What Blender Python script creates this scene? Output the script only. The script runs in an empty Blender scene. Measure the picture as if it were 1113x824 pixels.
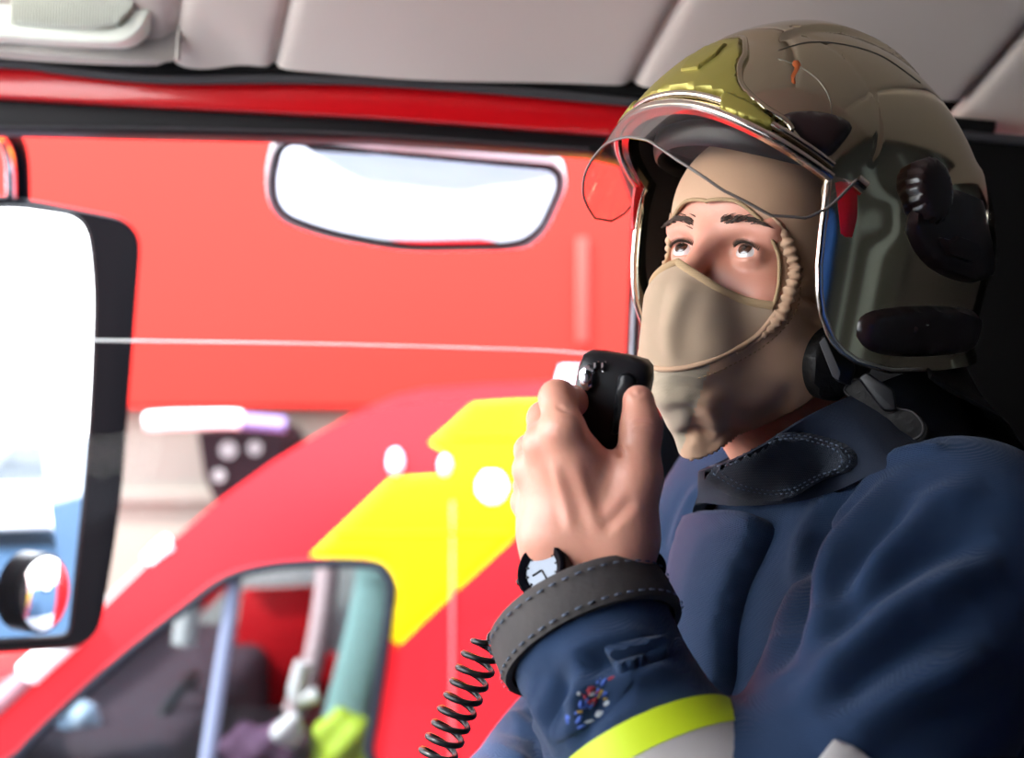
import bpy, bmesh, math, random
import numpy as np
from mathutils import Vector, Matrix
from mathutils.bvhtree import BVHTree
from mathutils.geometry import delaunay_2d_cdt

random.seed(7)
rng = np.random.default_rng(7)
SC = bpy.context.scene
COL = SC.collection
F = 1500.0                     # focal length in pixels of the 1113 x 824 frame
ZC = 1.1                       # camera height above the cab floor
CAM = np.array([0.0, 0.0, ZC])


def P(px, py, d):
    """A point at distance d (metres along +Y) seen at that pixel."""
    return np.array([(px - 556.5) / F * d, d, ZC - (py - 412.0) / F * d])


def pix(p):
    p = np.asarray(p, float)
    return np.stack([556.5 + F * p[..., 0] / p[..., 1], 412 - F * (p[..., 2] - ZC) / p[..., 1]], -1)


def nrm(v):
    v = np.asarray(v, float)
    return v / (np.linalg.norm(v, axis=-1, keepdims=True) + 1e-12)


# ------------------------------------------------------------------ objects
def link(o, parent=None):
    COL.objects.link(o)
    if parent is not None:
        o.parent = parent
        o.matrix_parent_inverse = parent.matrix_world.inverted()
    return o


def mesh_obj(name, verts, faces, mats, parent=None, smooth=True, mat_idx=None, auto=None):
    me = bpy.data.meshes.new(name)
    if isinstance(verts, np.ndarray):
        verts = verts.tolist()
    if isinstance(faces, np.ndarray):
        faces = faces.tolist()
    me.from_pydata(verts, [], faces)
    me.update()
    if not isinstance(mats, (list, tuple)):
        mats = [mats]
    for m in mats:
        me.materials.append(m)
    if mat_idx is not None:
        me.polygons.foreach_set('material_index', np.asarray(mat_idx, dtype=np.int32))
    if smooth:
        me.polygons.foreach_set('use_smooth', [True] * len(me.polygons))
    if auto is not None:
        me.set_sharp_from_angle(angle=math.radians(auto))
    return link(bpy.data.objects.new(name, me), parent)


def bm_obj(name, bm, mats, parent=None, smooth=False, auto=35):
    bmesh.ops.recalc_face_normals(bm, faces=bm.faces[:])
    me = bpy.data.meshes.new(name)
    bm.to_mesh(me)
    bm.free()
    if not isinstance(mats, (list, tuple)):
        mats = [mats]
    for m in mats:
        me.materials.append(m)
    if smooth:
        me.polygons.foreach_set('use_smooth', [True] * len(me.polygons))
        me.set_sharp_from_angle(angle=math.radians(auto))
    return link(bpy.data.objects.new(name, me), parent)


def thing(name, label, cat, loc, group=None):
    o = bpy.data.objects.new(name, None)
    o.empty_display_size = 0.05
    COL.objects.link(o)
    o.location = [float(v) for v in loc]
    bpy.context.view_layer.update()
    o['label'] = label
    o['category'] = cat
    if group:
        o['group'] = group
    return o


def structure(o):
    o['kind'] = 'structure'
    return o


def bvh_of(o):
    me = o.data
    M = o.matrix_world
    return BVHTree.FromPolygons([M @ v.co for v in me.vertices], [tuple(p.vertices) for p in me.polygons])


def ray_px(bvh, px, py, dmin=0.3):
    d = nrm(P(px, py, 1.0) - CAM)
    o = CAM + d * dmin
    loc, n, i, dist = bvh.ray_cast(Vector(o), Vector(d))
    if loc is None:
        return None, None
    n = np.array(n)
    if n @ d > 0:
        n = -n
    return np.array(loc), n


# ------------------------------------------------------------------ shapes
def resample(pts, step, closed=False):
    pts = np.asarray(pts, float)
    if closed:
        pts = np.vstack([pts, pts[:1]])
    seg = np.linalg.norm(np.diff(pts, axis=0), axis=1)
    s = np.concatenate([[0], np.cumsum(seg)])
    n = max(3, int(round(s[-1] / step)) + 1)
    t = np.linspace(0, s[-1], n)
    out = np.stack([np.interp(t, s, pts[:, k]) for k in range(pts.shape[1])], 1)
    return out[:-1] if closed else out


def spline(pts, n=8, closed=False):
    """Catmull-Rom through the points."""
    p = np.asarray(pts, float)
    N = len(p)
    out = []
    rngs = range(N) if closed else range(N - 1)
    for i in rngs:
        if closed:
            a, b, c, d = p[(i - 1) % N], p[i], p[(i + 1) % N], p[(i + 2) % N]
        else:
            a, b, c, d = p[max(i - 1, 0)], p[i], p[i + 1], p[min(i + 2, N - 1)]
        for k in range(n):
            t = k / n
            out.append(0.5 * ((2 * b) + (-a + c) * t + (2 * a - 5 * b + 4 * c - d) * t * t + (-a + 3 * b - 3 * c + d) * t ** 3))
    if not closed:
        out.append(p[-1])
    return np.array(out)


def tube_geo(pts, r, closed=False, seg=10, flat=1.0, cap=True):
    pts = np.asarray(pts, float)
    n = len(pts)
    r = np.broadcast_to(np.asarray(r, float), (n,))
    if closed:
        tan = nrm(np.roll(pts, -1, 0) - np.roll(pts, 1, 0))
    else:
        tan = nrm(np.gradient(pts, axis=0))
    up = np.array([0, 0, 1.0])
    if abs(tan[0] @ up) > 0.9:
        up = np.array([1.0, 0, 0])
    nn = nrm(up - tan[0] * (up @ tan[0]))
    verts = []
    for i in range(n):
        nn = nrm(nn - tan[i] * (nn @ tan[i]))
        b = np.cross(tan[i], nn)
        for k in range(seg):
            a = 2 * math.pi * k / seg
            verts.append(pts[i] + r[i] * (math.cos(a) * nn + flat * math.sin(a) * b))
    faces = []
    m = n if closed else n - 1
    for i in range(m):
        j = (i + 1) % n
        for k in range(seg):
            k2 = (k + 1) % seg
            faces.append((i * seg + k, i * seg + k2, j * seg + k2, j * seg + k))
    if not closed and cap:
        faces.append(tuple(range(seg - 1, -1, -1)))
        faces.append(tuple((n - 1) * seg + k for k in range(seg)))
    return np.array(verts), faces


def tube(name, pts, r, mat, parent=None, closed=False, seg=10, flat=1.0):
    v, f = tube_geo(pts, r, closed, seg, flat)
    return mesh_obj(name, v, f, mat, parent, auto=60)


def merge_geo(*geos):
    V, Fc, o = [], [], 0
    for v, f in geos:
        V.append(np.asarray(v, float).reshape(-1, 3))
        Fc += [tuple(int(i) + o for i in q) for q in f]
        o += len(V[-1])
    return np.vstack(V), Fc


def box_geo(c, ax, half):
    """Box: centre, 3 axes as rows, half sizes."""
    c = np.asarray(c, float)
    ax = np.asarray(ax, float)
    v = []
    for sx in (-1, 1):
        for sy in (-1, 1):
            for sz in (-1, 1):
                v.append(c + ax[0] * half[0] * sx + ax[1] * half[1] * sy + ax[2] * half[2] * sz)
    f = [(0, 1, 3, 2), (4, 6, 7, 5), (0, 4, 5, 1), (2, 3, 7, 6), (0, 2, 6, 4), (1, 5, 7, 3)]
    return np.array(v), f


def bev(bm, w, seg=3, ang=30):
    if w <= 0:
        return
    e = [x for x in bm.edges if len(x.link_faces) == 2 and x.calc_face_angle(0) > math.radians(ang)]
    bmesh.ops.bevel(bm, geom=e, offset=w, segments=seg, affect='EDGES', clamp_overlap=True, profile=0.5)


def geo_bm(v, f):
    bm = bmesh.new()
    vs = [bm.verts.new(tuple(float(x) for x in p)) for p in v]
    for q in f:
        try:
            bm.faces.new([vs[i] for i in q])
        except ValueError:
            pass
    bmesh.ops.recalc_face_normals(bm, faces=bm.faces[:])
    return bm


def box(name, c, half, mat, parent=None, ax=np.eye(3), b=0.004, seg=3):
    bm = geo_bm(*box_geo(c, ax, half))
    bev(bm, b, seg)
    return bm_obj(name, bm, mat, parent, smooth=True)


def prism(name, poly, d, thick, mat, parent=None, b=0.0, seg=2, holes=None):
    """Outline seen at depth d, extruded by thick along +Y (real thickness)."""
    bm = bmesh.new()
    fr = [bm.verts.new(P(x, y, d)) for x, y in poly]
    bk = [bm.verts.new(P(x, y, d) + np.array([0, thick, 0])) for x, y in poly]
    n = len(poly)
    bm.faces.new(fr)
    bm.faces.new(bk[::-1])
    for i in range(n):
        j = (i + 1) % n
        bm.faces.new((fr[i], bk[i], bk[j], fr[j]))
    bmesh.ops.recalc_face_normals(bm, faces=bm.faces[:])
    bev(bm, b, seg)
    return bm_obj(name, bm, mat, parent, smooth=b > 0)


def inpoly(pts, poly):
    pts = np.asarray(pts, float)
    poly = np.asarray(poly, float)
    x, y = pts[:, 0], pts[:, 1]
    c = np.zeros(len(pts), bool)
    n = len(poly)
    for i in range(n):
        x1, y1 = poly[i]
        x2, y2 = poly[(i + 1) % n]
        if y1 == y2:
            continue
        k = ((y1 > y) != (y2 > y)) & (x < (x2 - x1) * (y - y1) / (y2 - y1) + x1)
        c ^= k
    return c


def polydist(pts, poly, closed=True):
    pts = np.asarray(pts, float)
    poly = np.asarray(poly, float)
    best = np.full(len(pts), 1e9)
    near = np.zeros_like(pts)
    n = len(poly)
    for i in range(n if closed else n - 1):
        a, b = poly[i], poly[(i + 1) % n]
        ab = b - a
        t = np.clip(((pts - a) @ ab) / (ab @ ab + 1e-18), 0, 1)
        q = a + t[:, None] * ab
        dd = np.linalg.norm(pts - q, axis=1)
        m = dd < best
        best[m] = dd[m]
        near[m] = q[m]
    return best, near


def patch_geo(poly, surf, h, step, bevel, dome=0.0, sink=0.002):
    """A thick patch lying on a surface. poly: 2D outline; surf(p2d array) -> (points, normals)."""
    bd = resample(poly, step, True)
    lo, hi = bd.min(0), bd.max(0)
    gx, gy = np.meshgrid(np.arange(lo[0], hi[0], step), np.arange(lo[1], hi[1], step))
    g = np.stack([gx.ravel(), gy.ravel()], 1)
    g = g[inpoly(g, bd)]
    if len(g):
        g = g[polydist(g, bd)[0] > step * 0.45]
    pts = np.vstack([bd, g]) if len(g) else bd
    nb = len(bd)
    sc = 1.0 / step
    out = delaunay_2d_cdt([Vector(p * sc) for p in pts], [(i, (i + 1) % nb) for i in range(nb)], [], 1, 1e-4)
    v2 = np.array([list(v) for v in out[0]]) / sc
    tris = [tuple(t) for t in out[2]]
    pos, nor = surf(v2)
    dist = polydist(v2, bd)[0]
    k = np.clip(dist / max(bevel, 1e-9), 0, 1)
    hh = h * np.sqrt(np.clip(1 - (1 - k) ** 2, 0, 1)) * (1 - 0.0) + dome * np.clip(dist / (dist.max() + 1e-9), 0, 1) ** 0.7
    # smooth normals over the triangulation
    for _ in range(4):
        acc = nor.copy()
        for a, b, c in tris:
            acc[a] += nor[b] + nor[c]
            acc[b] += nor[a] + nor[c]
            acc[c] += nor[a] + nor[b]
        nor = nrm(acc)
    top = pos + nor * hh[:, None]
    bot = pos - nor * sink
    n = len(v2)
    V = np.vstack([top, bot])
    Fc = list(tris) + [(c + n, b + n, a + n) for a, b, c in tris]
    cnt = {}
    for t in tris:
        for i in range(3):
            e = (t[i], t[(i + 1) % 3])
            cnt[e] = cnt.get(e, 0) + 1
    for (a, b) in list(cnt):
        if (b, a) not in cnt:
            Fc.append((b, a, a + n, b + n))
    return V, Fc


def surf_px(bvh, dflt=None):
    def fn(v2):
        pos = np.zeros((len(v2), 3))
        nor = np.zeros((len(v2), 3))
        ok = np.zeros(len(v2), bool)
        for i, (x, y) in enumerate(v2):
            l, n = ray_px(bvh, x, y)
            if l is not None:
                pos[i], nor[i], ok[i] = l, n, True
        if not ok.all():
            good = np.where(ok)[0]
            for i in np.where(~ok)[0]:
                j = good[np.argmin(np.linalg.norm(v2[good] - v2[i], axis=1))]
                pos[i] = P(v2[i][0], v2[i][1], pos[j][1])
                nor[i] = nor[j]
        return pos, nor
    return fn


def patch(name, poly, bvh, h, mat, parent=None, step=5, bevel=4, dome=0.0, sink=0.002, auto=50):
    v, f = patch_geo(poly, surf_px(bvh), h, step, bevel, dome, sink)
    bm = geo_bm(v, f)
    return bm_obj(name, bm, mat, parent, smooth=True, auto=auto)


# ------------------------------------------------------------------ distance fields
def smin(a, b, k):
    h = np.clip(0.5 + 0.5 * (b - a) / k, 0, 1)
    return b + (a - b) * h - k * h * (1 - h)


def smax(a, b, k):
    return -smin(-a, -b, k)


def sph(p, c, r):
    return np.linalg.norm(p - c, axis=1) - r


def ell(p, c, r, ax=None):
    q = p - np.asarray(c)
    if ax is not None:
        q = q @ np.asarray(ax).T
    r = np.asarray(r, float)
    k0 = np.linalg.norm(q / r, axis=1)
    k1 = np.linalg.norm(q / r ** 2, axis=1) + 1e-9
    return k0 * (k0 - 1) / k1


def cap(p, a, b, ra, rb):
    a = np.asarray(a, float)
    ab = np.asarray(b, float) - a
    t = np.clip(((p - a) @ ab) / (ab @ ab), 0, 1)
    return np.linalg.norm(p - a - t[:, None] * ab, axis=1) - (ra + (rb - ra) * t)


def chain(p, pts, rs, k=0.0):
    d = None
    for i in range(len(pts) - 1):
        c = cap(p, pts[i], pts[i + 1], rs[i], rs[i + 1])
        d = c if d is None else (smin(d, c, k) if k > 0 else np.minimum(d, c))
    return d


def sdf_mesh(fn, lo, hi, h, lip=1.35):
    lo = np.asarray(lo, float)
    b = 8
    nb = np.ceil((np.asarray(hi) - lo) / h / b).astype(int)
    n = nb * b
    ii = np.stack(np.meshgrid(*[np.arange(k) for k in nb], indexing='ij'), -1).reshape(-1, 3)
    cen = lo + (ii + 0.5) * b * h
    fc = fn(cen)
    act = np.abs(fc) < b * h * 0.87 * lip + 0.004
    D = np.ones(n + 1, np.float32)
    blk = fc.reshape(nb).astype(np.float32)
    D[:-1, :-1, :-1] = np.repeat(np.repeat(np.repeat(blk, b, 0), b, 1), b, 2)
    off = np.stack(np.meshgrid(*[np.arange(b + 1)] * 3, indexing='ij'), -1).reshape(-1, 3)
    A = ii[act]
    for s in range(0, len(A), 400):
        g = (A[s:s + 400, None, :] * b + off[None]).reshape(-1, 3)
        D[g[:, 0], g[:, 1], g[:, 2]] = fn(lo + g * h)
    S = D < 0
    cnt = np.zeros(n, np.uint8)
    cor = [(x, y, z) for x in (0, 1) for y in (0, 1) for z in (0, 1)]
    for x, y, z in cor:
        cnt += S[x:n[0] + x, y:n[1] + y, z:n[2] + z]
    cells = np.argwhere((cnt > 0) & (cnt < 8))
    vals = np.stack([D[cells[:, 0] + x, cells[:, 1] + y, cells[:, 2] + z] for x, y, z in cor], 1)
    acc = np.zeros((len(cells), 3))
    num = np.zeros(len(cells))
    cr = np.array(cor, float)
    for i in range(8):
        for j in range(i + 1, 8):
            if np.abs(cr[i] - cr[j]).sum() != 1:
                continue
            m = (vals[:, i] < 0) != (vals[:, j] < 0)
            t = vals[m, i] / (vals[m, i] - vals[m, j])
            acc[m] += cr[i] + t[:, None] * (cr[j] - cr[i])
            num[m] += 1
    V = lo + (cells + acc / num[:, None]) * h
    ids = (cells[:, 0] * n[1] + cells[:, 1]) * n[2] + cells[:, 2]
    quads = []
    for ax in range(3):
        sl0 = [slice(0, n[k] + 1) for k in range(3)]
        sl1 = list(sl0)
        sl0[ax] = slice(0, n[ax])
        sl1[ax] = slice(1, n[ax] + 1)
        s0, s1 = S[tuple(sl0)], S[tuple(sl1)]
        e = np.argwhere(s0 != s1)
        o1, o2 = [(1, 2), (2, 0), (0, 1)][ax]
        m = (e[:, o1] > 0) & (e[:, o2] > 0) & (e[:, o1] < n[o1]) & (e[:, o2] < n[o2])
        e = e[m]
        inside = s0[e[:, 0], e[:, 1], e[:, 2]]
        q = []
        for a_, b_ in ((-1, -1), (0, -1), (0, 0), (-1, 0)):
            c = e.copy()
            c[:, o1] += a_
            c[:, o2] += b_
            q.append(np.searchsorted(ids, (c[:, 0] * n[1] + c[:, 1]) * n[2] + c[:, 2]))
        q = np.stack(q, 1)
        q[~inside] = q[~inside][:, ::-1]
        quads.append(q)
    return V, np.vstack(quads)


def vnormals(V, Q):
    fn = np.cross(V[Q[:, 2]] - V[Q[:, 0]], V[Q[:, 3]] - V[Q[:, 1]])
    N = np.zeros_like(V)
    for k in range(4):
        np.add.at(N, Q[:, k], fn)
    return nrm(N)


def relax(V, Q, it=2, w=0.5):
    E = np.vstack([Q[:, [0, 1]], Q[:, [1, 2]], Q[:, [2, 3]], Q[:, [3, 0]]])
    for _ in range(it):
        A = np.zeros_like(V)
        c = np.zeros(len(V))
        np.add.at(A, E[:, 0], V[E[:, 1]])
        np.add.at(A, E[:, 1], V[E[:, 0]])
        np.add.at(c, E[:, 0], 1)
        np.add.at(c, E[:, 1], 1)
        V = V + w * (A / np.maximum(c, 1)[:, None] - V)
    return V


def geo_bvh(V, Q):
    return BVHTree.FromPolygons([tuple(v) for v in V], [tuple(int(i) for i in q) for q in Q])


def project_line(bvh, line, step=4):
    out = []
    for x, y in resample(line, step):
        l, n = ray_px(bvh, x, y)
        if l is not None:
            out.append(l)
    return np.array(out)


def creases(V, Q, bvh, items, side=None):
    """items: (pixel polyline, width m, depth m); negative depth digs, positive raises. Ends fade."""
    N = vnormals(V, Q)
    D = np.zeros(len(V))
    for line, w, dep in items:
        L = project_line(bvh, spline(np.array(line, float), 6), 4)
        if len(L) < 2:
            continue
        lo, hi = L.min(0) - 3 * w, L.max(0) + 3 * w
        m = np.where(((V > lo) & (V < hi)).all(1))[0]
        if not len(m):
            continue
        best = np.full(len(m), 1e9)
        tt = np.zeros(len(m))
        for i in range(len(L) - 1):
            ab = L[i + 1] - L[i]
            t = np.clip(((V[m] - L[i]) @ ab) / (ab @ ab + 1e-12), 0, 1)
            dd = np.linalg.norm(V[m] - L[i] - t[:, None] * ab, axis=1)
            k = dd < best
            best[k] = dd[k]
            tt[k] = (i + t[k]) / (len(L) - 1)
        fade = np.clip(np.minimum(tt, 1 - tt) / 0.22, 0.0, 1) ** 0.8
        g = np.exp(-(best / w) ** 2) - 0.35 * np.exp(-((best - 1.8 * w) / w) ** 2)
        D[m] += dep * fade * g
    return V + N * D[:, None]

# ------------------------------------------------------------------ materials
MATS = {}


def mat(name, col, rough=0.5, metal=0.0, spec=0.5, bump=None, var=None, coat=0.0, sheen=0.0, sss=0.0, weave=None, var2=None, coat_rough=0.05):
    """Principled material. var: (scale, amount, second colour); bump: (scale, strength); weave: (scale, strength)."""
    m = bpy.data.materials.new(name)
    m.use_nodes = True
    nt = m.node_tree
    b = nt.nodes['Principled BSDF']
    b.inputs['Base Color'].default_value = (*col, 1)
    b.inputs['Roughness'].default_value = rough
    b.inputs['Metallic'].default_value = metal
    b.inputs['Specular IOR Level'].default_value = spec
    b.inputs['Coat Weight'].default_value = coat
    b.inputs['Coat Roughness'].default_value = coat_rough
    b.inputs['Sheen Weight'].default_value = sheen
    b.inputs['Sheen Roughness'].default_value = 0.4
    if sss:
        b.inputs['Subsurface Weight'].default_value = sss
        b.inputs['Subsurface Radius'].default_value = (1.0, 0.35, 0.2)
        b.inputs['Subsurface Scale'].default_value = 0.006
    tc = nt.nodes.new('ShaderNodeTexCoord')
    if var:
        n = nt.nodes.new('ShaderNodeTexNoise')
        n.inputs['Scale'].default_value = var[0]
        n.inputs['Detail'].default_value = 4
        nt.links.new(tc.outputs['Object'], n.inputs['Vector'])
        r = nt.nodes.new('ShaderNodeMapRange')
        r.inputs['From Min'].default_value = 0.3
        r.inputs['From Max'].default_value = 0.7
        r.inputs['To Max'].default_value = var[1]
        nt.links.new(n.outputs['Fac'], r.inputs['Value'])
        mx = nt.nodes.new('ShaderNodeMix')
        mx.data_type = 'RGBA'
        mx.inputs['A'].default_value = (*col, 1)
        mx.inputs['B'].default_value = (*var[2], 1)
        nt.links.new(r.outputs['Result'], mx.inputs['Factor'])
        nt.links.new(mx.outputs['Result'], b.inputs['Base Color'])
    last = None
    if bump:
        n = nt.nodes.new('ShaderNodeTexNoise')
        n.inputs['Scale'].default_value = bump[0]
        n.inputs['Detail'].default_value = 5
        nt.links.new(tc.outputs['Object'], n.inputs['Vector'])
        bp = nt.nodes.new('ShaderNodeBump')
        bp.inputs['Strength'].default_value = bump[1]
        bp.inputs['Distance'].default_value = 0.002
        nt.links.new(n.outputs['Fac'], bp.inputs['Height'])
        last = bp
    if weave:
        for ax, rot in ((0, (0.3, 0.2, 0.5)), (1, (0.3, 1.7, 0.5))):
            mp = nt.nodes.new('ShaderNodeMapping')
            mp.inputs['Rotation'].default_value = rot
            nt.links.new(tc.outputs['Object'], mp.inputs['Vector'])
            w = nt.nodes.new('ShaderNodeTexWave')
            w.inputs['Scale'].default_value = weave[0]
            w.inputs['Distortion'].default_value = 1.0
            w.inputs['Detail'].default_value = 1.0
            nt.links.new(mp.outputs['Vector'], w.inputs['Vector'])
            bp = nt.nodes.new('ShaderNodeBump')
            bp.inputs['Strength'].default_value = weave[1]
            bp.inputs['Distance'].default_value = 0.0008
            nt.links.new(w.outputs['Fac'], bp.inputs['Height'])
            if last:
                nt.links.new(last.outputs['Normal'], bp.inputs['Normal'])
            last = bp
    if last:
        nt.links.new(last.outputs['Normal'], b.inputs['Normal'])
    MATS[name] = m
    return m


def glass_mat(name, tint=(1, 1, 1), gloss=0.06, rough=0.0, edge=0.6):
    """Thin clear sheet: mostly transparent, Fresnel reflection on top."""
    m = bpy.data.materials.new(name)
    m.use_nodes = True
    nt = m.node_tree
    nt.nodes.remove(nt.nodes['Principled BSDF'])
    out = nt.nodes['Material Output']
    t = nt.nodes.new('ShaderNodeBsdfTransparent')
    t.inputs['Color'].default_value = (*tint, 1)
    g = nt.nodes.new('ShaderNodeBsdfGlossy')
    g.inputs['Roughness'].default_value = rough
    lw = nt.nodes.new('ShaderNodeLayerWeight')
    lw.inputs['Blend'].default_value = 0.15
    ma = nt.nodes.new('ShaderNodeMath')
    ma.operation = 'MULTIPLY_ADD'
    ma.inputs[1].default_value = edge
    ma.inputs[2].default_value = gloss
    nt.links.new(lw.outputs['Fresnel'], ma.inputs[0])
    mx = nt.nodes.new('ShaderNodeMixShader')
    nt.links.new(ma.outputs[0], mx.inputs['Fac'])
    nt.links.new(t.outputs[0], mx.inputs[1])
    nt.links.new(g.outputs[0], mx.inputs[2])
    nt.links.new(mx.outputs[0], out.inputs['Surface'])
    return m


m_head = mat('headliner', (0.64, 0.53, 0.45), 0.9, bump=(500, 0.25), var=(3, 0.5, (0.54, 0.47, 0.42)), sheen=0.2)
m_dark = mat('dark_trim', (0.0035, 0.003, 0.003), 0.85, spec=0.15, bump=(120, 0.3))
m_rub = mat('black_rubber', (0.006, 0.005, 0.006), 0.5, spec=0.2)
m_seal = mat('weatherstrip', (0.045, 0.042, 0.045), 0.55, spec=0.3)
m_redc = mat('cab_red', (0.58, 0.004, 0.008), 0.22, coat=0.6)
m_floor = mat('floor_rubber', (0.05, 0.05, 0.055), 0.7)
m_panel = mat('overhead_panel', (0.42, 0.38, 0.34), 0.45, metal=0.4, var=(30, 0.5, (0.30, 0.27, 0.24)))
m_lamp = mat('lamp_plastic', (0.86, 0.87, 0.74), 0.4)
m_lens = mat('lamp_lens', (0.36, 0.33, 0.22), 0.45)
m_wallred = mat('fascia_red', (0.50, 0.0235, 0.0180), 0.7, spec=0.04)
m_wallred2 = mat('fascia_strip', (0.55, 0.050, 0.042), 0.6, spec=0.04)
m_wallwhite = mat('render_white', (0.185, 0.168, 0.145), 0.9, spec=0.03, var=(2, 0.4, (0.165, 0.15, 0.13)))
m_ground = mat('concrete', (0.19, 0.205, 0.24), 0.85, var=(5, 0.6, (0.16, 0.18, 0.215)), bump=(30, 0.3))
m_van = mat('van_red', (0.45, 0.009, 0.0135), 0.35, spec=0.10)
m_yel = mat('van_yellow', (0.60, 0.42, 0.002), 0.4, spec=0.06)
m_white = mat('white_gloss', (0.85, 0.85, 0.86), 0.3)
m_lilac = mat('lamp_clear', (0.80, 0.72, 0.88), 0.2)
m_purple = mat('purple_mark', (0.10, 0.05, 0.25), 0.5)
m_greyblue = mat('grey_trim', (0.10, 0.115, 0.17), 0.5, spec=0.1)
m_vanint = mat('van_interior', (0.035, 0.02, 0.03), 0.8)
m_teal = mat('seat_teal', (0.22, 0.36, 0.35), 0.8, spec=0.1)
m_hivis = mat('hi_vis', (0.45, 0.62, 0.03), 0.6)
m_blk = mat('black_plastic', (0.007, 0.007, 0.009), 0.36, spec=0.35)
m_blkm = mat('black_gloss', (0.002, 0.002, 0.004), 0.40, spec=0.03)
m_mirror = mat('mirror_silver', (0.92, 0.93, 0.95), 0.015, metal=1.0)
m_chrome = mat('chrome', (0.75, 0.75, 0.78), 0.12, metal=1.0)
m_galv = mat('pale_housing', (0.62, 0.60, 0.62), 0.35)
m_blueseat = mat('seat_blue', (0.02, 0.11, 0.50), 0.8)  # blue chosen to show as a reflection in the helmet
m_glass = glass_mat('window_glass', (0.97, 0.97, 0.97), 0.003, 0.0, 0.5)
m_vglass = glass_mat('van_glass', (0.62, 0.64, 0.65), 0.004, 0.0, 0.25)
m_gedge = mat('glass_edge', (0.80, 0.84, 0.80), 0.25)
m_skin = mat('skin', (0.66, 0.315, 0.22), 0.42, spec=0.4, sss=0.15, var=(45, 0.55, (0.66, 0.27, 0.20)), bump=(260, 0.12))
m_hood = mat('knit_beige', (0.58, 0.365, 0.235), 0.95, sheen=0.1, weave=(620, 0.25), var=(12, 0.35, (0.51, 0.315, 0.20)))
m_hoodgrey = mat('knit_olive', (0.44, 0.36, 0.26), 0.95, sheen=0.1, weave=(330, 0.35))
m_mask = mat('knit_taupe', (0.43, 0.31, 0.21), 0.95, sheen=0.1, weave=(620, 0.3))
m_bind = mat('knit_binding', (0.42, 0.28, 0.15), 0.9, weave=(300, 0.3))
m_navy = mat('turnout_navy', (0.014, 0.034, 0.084), 0.75, sheen=0.12, spec=0.15, weave=(300, 0.45), var=(9, 0.6, (0.009, 0.021, 0.052)), bump=(60, 0.15))
m_navy2 = mat('turnout_navy_worn', (0.016, 0.022, 0.035), 0.8, sheen=0.1, spec=0.2, weave=(230, 0.4), var=(30, 0.6, (0.026, 0.03, 0.04)))
m_navyd = mat('turnout_navy_dark', (0.010, 0.016, 0.032), 0.8, sheen=0.1, spec=0.2, weave=(420, 0.3))
m_inner = mat('collar_lining', (0.009, 0.011, 0.020), 0.9)
m_wallback = mat('rear_trim', (0.010, 0.013, 0.016), 0.7)
m_streak = mat('reflection_grey', (0.13, 0.17, 0.20), 0.5)
m_cuff = mat('cuff_leather', (0.068, 0.060, 0.058), 0.8, spec=0.2, var=(25, 0.7, (0.044, 0.040, 0.041)), bump=(200, 0.3))
m_fluo = mat('fluorescent_yellow', (0.58, 0.72, 0.012), 0.5)
m_refl = mat('reflective_silver', (0.42, 0.39, 0.38), 0.45, metal=0.2)
m_stitch = mat('stitching', (0.10, 0.13, 0.19), 0.8)
m_leather = mat('black_leather', (0.009, 0.008, 0.008), 0.5, spec=0.25, bump=(220, 0.4))
m_hel = mat('helmet_nickel', (0.60, 0.53, 0.37), 0.10, metal=1.0, var=(6, 0.5, (0.52, 0.46, 0.32)))
m_brow = mat('brow_plate_gold', (0.36, 0.31, 0.07), 0.38, metal=0.6, var=(30, 0.6, (0.30, 0.26, 0.06)), bump=(90, 0.1))
m_brown = mat('helmet_plastic', (0.022, 0.010, 0.010), 0.3, coat=0.3)
m_seam = mat('helmet_seam', (0.22, 0.19, 0.15), 0.4, metal=0.8)
m_trim = mat('helmet_trim', (0.80, 0.72, 0.62), 0.16, metal=1.0)
m_liner = mat('helmet_liner', (0.010, 0.010, 0.011), 0.8)
m_orange = mat('orange_paint', (0.55, 0.12, 0.025), 0.6)
m_red_reflection = mat('red_reflection', (0.75, 0.012, 0.02), 0.25)
m_visor = glass_mat('visor_clear', (0.88, 0.86, 0.82), 0.13, 0.10)
m_vedge = mat('visor_edge', (0.14, 0.12, 0.11), 0.25)
m_eye = mat('eye_white', (0.62, 0.56, 0.54), 0.12, coat=0.8)
m_iris = mat('iris_brown', (0.055, 0.020, 0.010), 0.15, coat=0.8)
m_pupil = mat('pupil', (0.004, 0.003, 0.003), 0.1, coat=1.0)
m_brows = mat('brow_hair', (0.05, 0.028, 0.018), 0.8)
m_dial = mat('watch_dial', (0.15, 0.18, 0.24), 0.3)
m_badge_r = mat('thread_red', (0.32, 0.03, 0.05), 0.8)
m_badge_b = mat('thread_blue', (0.04, 0.09, 0.36), 0.8)
m_badge_w = mat('thread_pale', (0.34, 0.36, 0.40), 0.8)
m_boot = mat('boot_leather', (0.012, 0.012, 0.012), 0.4)

# ------------------------------------------------------------------ light
w = bpy.data.worlds.new('sky')
SC.world = w
w.use_nodes = True
nt = w.node_tree
bg = nt.nodes['Background']
tc = nt.nodes.new('ShaderNodeTexCoord')
sp = nt.nodes.new('ShaderNodeSeparateXYZ')
nt.links.new(tc.outputs['Generated'], sp.inputs[0])
cr = nt.nodes.new('ShaderNodeValToRGB')
cr.color_ramp.elements[0].position = 0.0
cr.color_ramp.elements[0].color = (1.0, 0.99, 0.97, 1)
cr.color_ramp.elements[1].position = 0.8
cr.color_ramp.elements[1].color = (0.72, 0.86, 1.0, 1)
nt.links.new(sp.outputs['Z'], cr.inputs['Fac'])
nt.links.new(cr.outputs['Color'], bg.inputs['Color'])
bg.inputs['Strength'].default_value = 8.5
sun = bpy.data.lights.new('sun', 'SUN')
sun.energy = 14.0
sun.angle = math.radians(2)
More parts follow.
